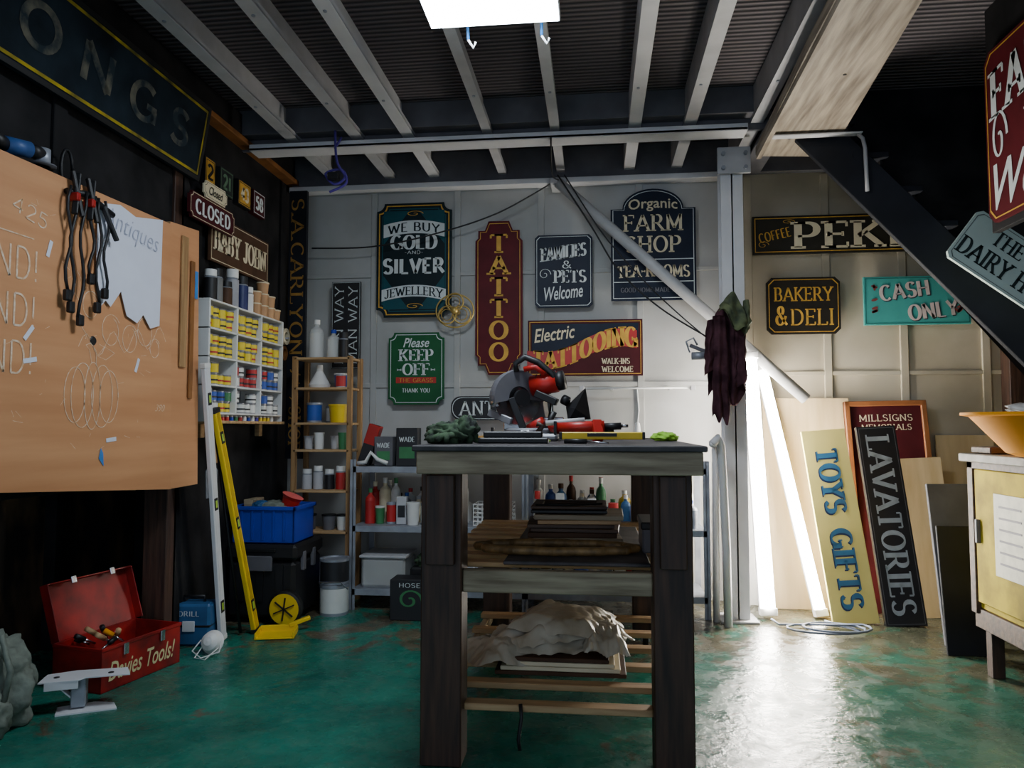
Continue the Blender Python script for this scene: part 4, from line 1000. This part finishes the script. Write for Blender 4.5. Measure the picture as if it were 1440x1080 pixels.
drape(b,hv,.655,.80,4.03,lambda u:1.76-.3*(u-.4)**2,lambda u:1.66-.12*u+.03*math.sin(u*8),2.2,folds=2,depth=.018)
drape(b,hv,.775,.82,4.05,1.72,lambda u:1.52+.05*u,4.2,folds=1,depth=.015)
b.done()
b=Bd('pipe_clamp'); b.beam((.52,4.2,1.50),(.66,4.2,1.44),.02,.02,steeld); b.cyl((.53,4.2,1.44),(.60,4.18,1.44),.022,galv); b.tube([(.56,4.2,1.5),(.54,4.2,1.54),(.50,4.2,1.52),(.52,4.2,1.46)],.006,galv); b.beam((.66,4.2,1.46),(.72,4.2,1.46),.02,.03,steeld); b.done()
b=Bd('tubular_trestle')
b.tube([(.60,3.98,.96),(.63,4.0,.99),(.65,4.02,.95),(.66,4.04,.8),(.68,4.08,.4),(.685,4.09,.0)],.022,steelwh,14)
b.tube([(.60,3.98,.96),(.63,4.1,.96),(.645,4.18,.96)],.018,steelwh,12); b.tube([(.645,4.18,.96),(.645,4.19,.7),(.64,4.19,0)],.018,steelwh,12)
b.done()
b=Bd('white_backing_board'); M=frame((.90,4.62,.70),(1,0,0),(0,.04,1)); b.box((-.07,-.70,-.01),(.07,.68,.004),white,.002,M); b.done()
def lean(name,bx0,by0,bx1,by1,tx0,ty0,tz0,tx1,thk,m,edge=None):
    b=Bd(name); p=Vector(((bx0+bx1)/2,(by0+by1)/2,0)); q=Vector(((tx0+tx1)/2,ty0,tz0)); up=(q-p); L=up.length; w=math.hypot(bx1-bx0,by1-by0)
    xd=Vector((1,0,0)); upn=up.normalized(); xd=(xd-upn*xd.dot(upn)).normalized()
    M=frame((p+q)/2,xd,upn); b.box((-w/2,-L/2,-thk/2),(w/2,L/2,thk/2),m,.002,M); b.M0=M;b.w=w;b.L=L;b.thk=thk
    return b
def down(b):
    M=b.M0; x=-(M.to_3x3()@Vector((0,1,0))); y=M.to_3x3()@Vector((1,0,0)); z=M.to_3x3()@Vector((0,0,1))
    return frame(M.translation+z*(b.thk/2),x,y)
b=lean('toys_gifts_sign',1.25,4.22,1.49,4.22,1.15,4.45,1.03,1.42,.02,simple('cream_sign_paint',S(220,206,124),.7,var=.12,scale=4,spec=.2),white)
b.F=down(b); b.z=.001
shd=simple('deep_blue_shade',S(24,44,90),.5); lt=simple('teal_blue_lettering',S(50,110,150),.5)
for (s_,cx,W_) in (('TOYS',-.24,.36),('GIFTS',.24,.42)):
    T(b,s_,cx+.006,-.006,W_,.115,shd,weight=.28); T(b,s_,cx,0,W_,.115,lt,weight=.24,dz=.001)
b.done()
b=lean('lavatories_sign',1.51,4.20,1.72,4.20,1.45,4.42,1.05,1.67,.03,blackp)
b.F=down(b); b.z=.001; T(b,'LAVATORIES',0,.0,.96,.125,simple('grey_lettering',S(170,178,182),.5,var=.25,scale=20),weight=.2)
b.ring(outline(b.L-.02,b.w-.02,0,'x'),outline(b.L-.026,b.w-.026,0,'x'),.001,steeld,b.F); b.done()
b=lean('memorials_sign',1.48,4.48,1.94,4.48,1.46,4.63,1.20,1.92,.02,dkmaroon)
M=b.M0; fw=.03
oak=simple('oak_frame',S(150,92,50),.5,var=.3)
for (a,c) in (((-b.w/2,b.L/2-fw),(b.w/2,b.L/2)),((-b.w/2,-b.L/2),(-b.w/2+fw,b.L/2)),((b.w/2-fw,-b.L/2),(b.w/2,b.L/2))): b.box((a[0],a[1],-.01),(c[0],c[1],.025),oak,.003,M)
b.F=frame(M.translation+(M.to_3x3()@Vector((0,0,1)))*.01,M.to_3x3()@Vector((1,0,0)),M.to_3x3()@Vector((0,1,0))); b.z=.0015
T(b,'MILLSIGNS',.0,b.L/2-.10,.30,.04,cream2,weight=.14); T(b,'MEMORIALS',.0,b.L/2-.155,.28,.035,cream2,weight=.14); b.done()
lean('plywood_sheet',1.00,4.52,1.50,4.52,1.00,4.66,1.22,1.50,.015,plypale).done()
lean('plywood_sheet',1.70,4.40,1.99,4.40,1.66,4.52,.87,1.95,.015,plypale).done()
lean('plywood_sheet',1.98,4.56,2.3,4.56,1.98,4.65,1.0,2.3,.015,plypale).done()
lean('dark_panel',1.66,3.86,1.86,3.86,1.66,4.02,.76,1.86,.02,steeld).done()
lean('dark_panel',1.60,3.70,1.78,3.70,1.60,3.78,.58,1.78,.015,black).done()
b=Bd('glass_jar'); b.lathe((1.80,4.12,0),[(0,0,clearp),(.03,0,clearp),(.035,.06,clearp),(.025,.08,brownp),(.028,.08,brownp),(.028,.1,brownp),(0,.1,brownp)]); b.done()
b=Bd('workshop_cabinet')
b.box((1.62,2.3,.28),(2.3,3.45,.90),cabm,.006); b.box((1.58,2.26,.90),(2.34,3.49,.935),simple('grimy_worktop',S(150,148,140),.6,col2=S(70,66,60),scale=8,detail=8),.004)
for x in (1.64,2.24):
    for y in (2.32,3.38): b.box((x,y,0),(x+.05,y+.05,.28),darkz,.003)
b.box((1.61,2.3,.20),(1.63,3.45,.28),darkx,.002); b.box((1.60,2.3,.872),(1.625,3.46,.90),darkx,.002); b.box((1.60,3.415,.26),(1.625,3.46,.9),darkx,.002)
for (y0_,y1_) in ((2.34,2.86),(2.90,3.41)):
    b.box((1.605,y0_,.31),(1.622,y1_,.87),cabm,.004)
    b.box((1.60,y0_+.12,.45),(1.607,y1_-.16,.78),simple('notice_sheet',S(180,178,150),.5,var=.3,scale=20),.001)
    for k in range(6): b.box((1.5985,y0_+.15,.5+.045*k),(1.6005,y1_-.20,.508+.045*k),steeld,0)
    b.box((1.59,y1_-.04,.56),(1.606,y1_-.02,.66),steeld,.003)
b.done()
b=Bd('timber_offcut'); b.box((1.62,3.30,.937),(2.0,3.46,.965),darkx,.004); b.done()
b=Bd('builders_tray')
P=[(0,0,orange),(.24,0,orange),(.28,.015,orange),(.40,.15,orange),(.43,.155,orange),(.43,.165,orange),(.39,.16,orange),(.26,.025,orange),(0,.02,orange)]
b.lathe((1.80,2.95,.938),P,40,Matrix.Diagonal((1,.75,1,1))); b.done()
b=Bd('clear_plastic_bag'); b.blob((1.72,2.98,1.09),(.15,.13,.075),clearp,.5,2.6,3); b.blob((1.90,2.95,1.10),(.14,.12,.10),clearp,.45,2.6,8); b.done()
b=board('pets_welcome_sign',FR(2.80,2.25,1.658),.96,.72,'clip',.04,maroon,gold,.006,.012)
T(b,'FAMILIES',0,.20,.86,.20,silver,weight=.2,warp=lambda x,y:(x,y+.08*x)); T(b,'&',.0,.07,.11,.08,silver,serif=False); T(b,'PETS',.05,-.04,.5,.13,silver); T(b,'Welcome',0,-.22,.86,.19,silver,'script'); flourish(b,-.38,-.03,.12,.26,silver,.01)
b.done()
b=board('dairy_house_sign',frame((1.92,3.58,1.745),(.80,0,-.60),(.60,0,.80)),.64,.26,'clip',.02,simple('pale_mint_paint',S(186,206,198),.5,var=.1),simple('grey_line',S(90,100,100),.5),.003,.01)
dg=simple('dark_green_lettering',S(34,48,48),.5)
T(b,'THE',-.12,.06,.15,.07,dg,weight=.16); T(b,'DAIRY HOUSE',-.02,-.045,.56,.085,dg,weight=.16); b.done()

# ================================================================= CAMERA / WORLD
cam=bpy.data.cameras.new('camera'); co=bpy.data.objects.new('camera',cam); COL.objects.link(co)
co.location=(0,0,1.05); co.rotation_euler=(rad(93.27),0,rad(6.40)); cam.sensor_width=36; cam.lens=26.25; cam.clip_start=.05
bpy.context.scene.camera=co
w=bpy.data.worlds.new('world'); bpy.context.scene.world=w; w.use_nodes=True
w.node_tree.nodes['Background'].inputs[0].default_value=(.66,.80,1,1); w.node_tree.nodes['Background'].inputs[1].default_value=.6
bpy.context.scene.view_settings.exposure=.68
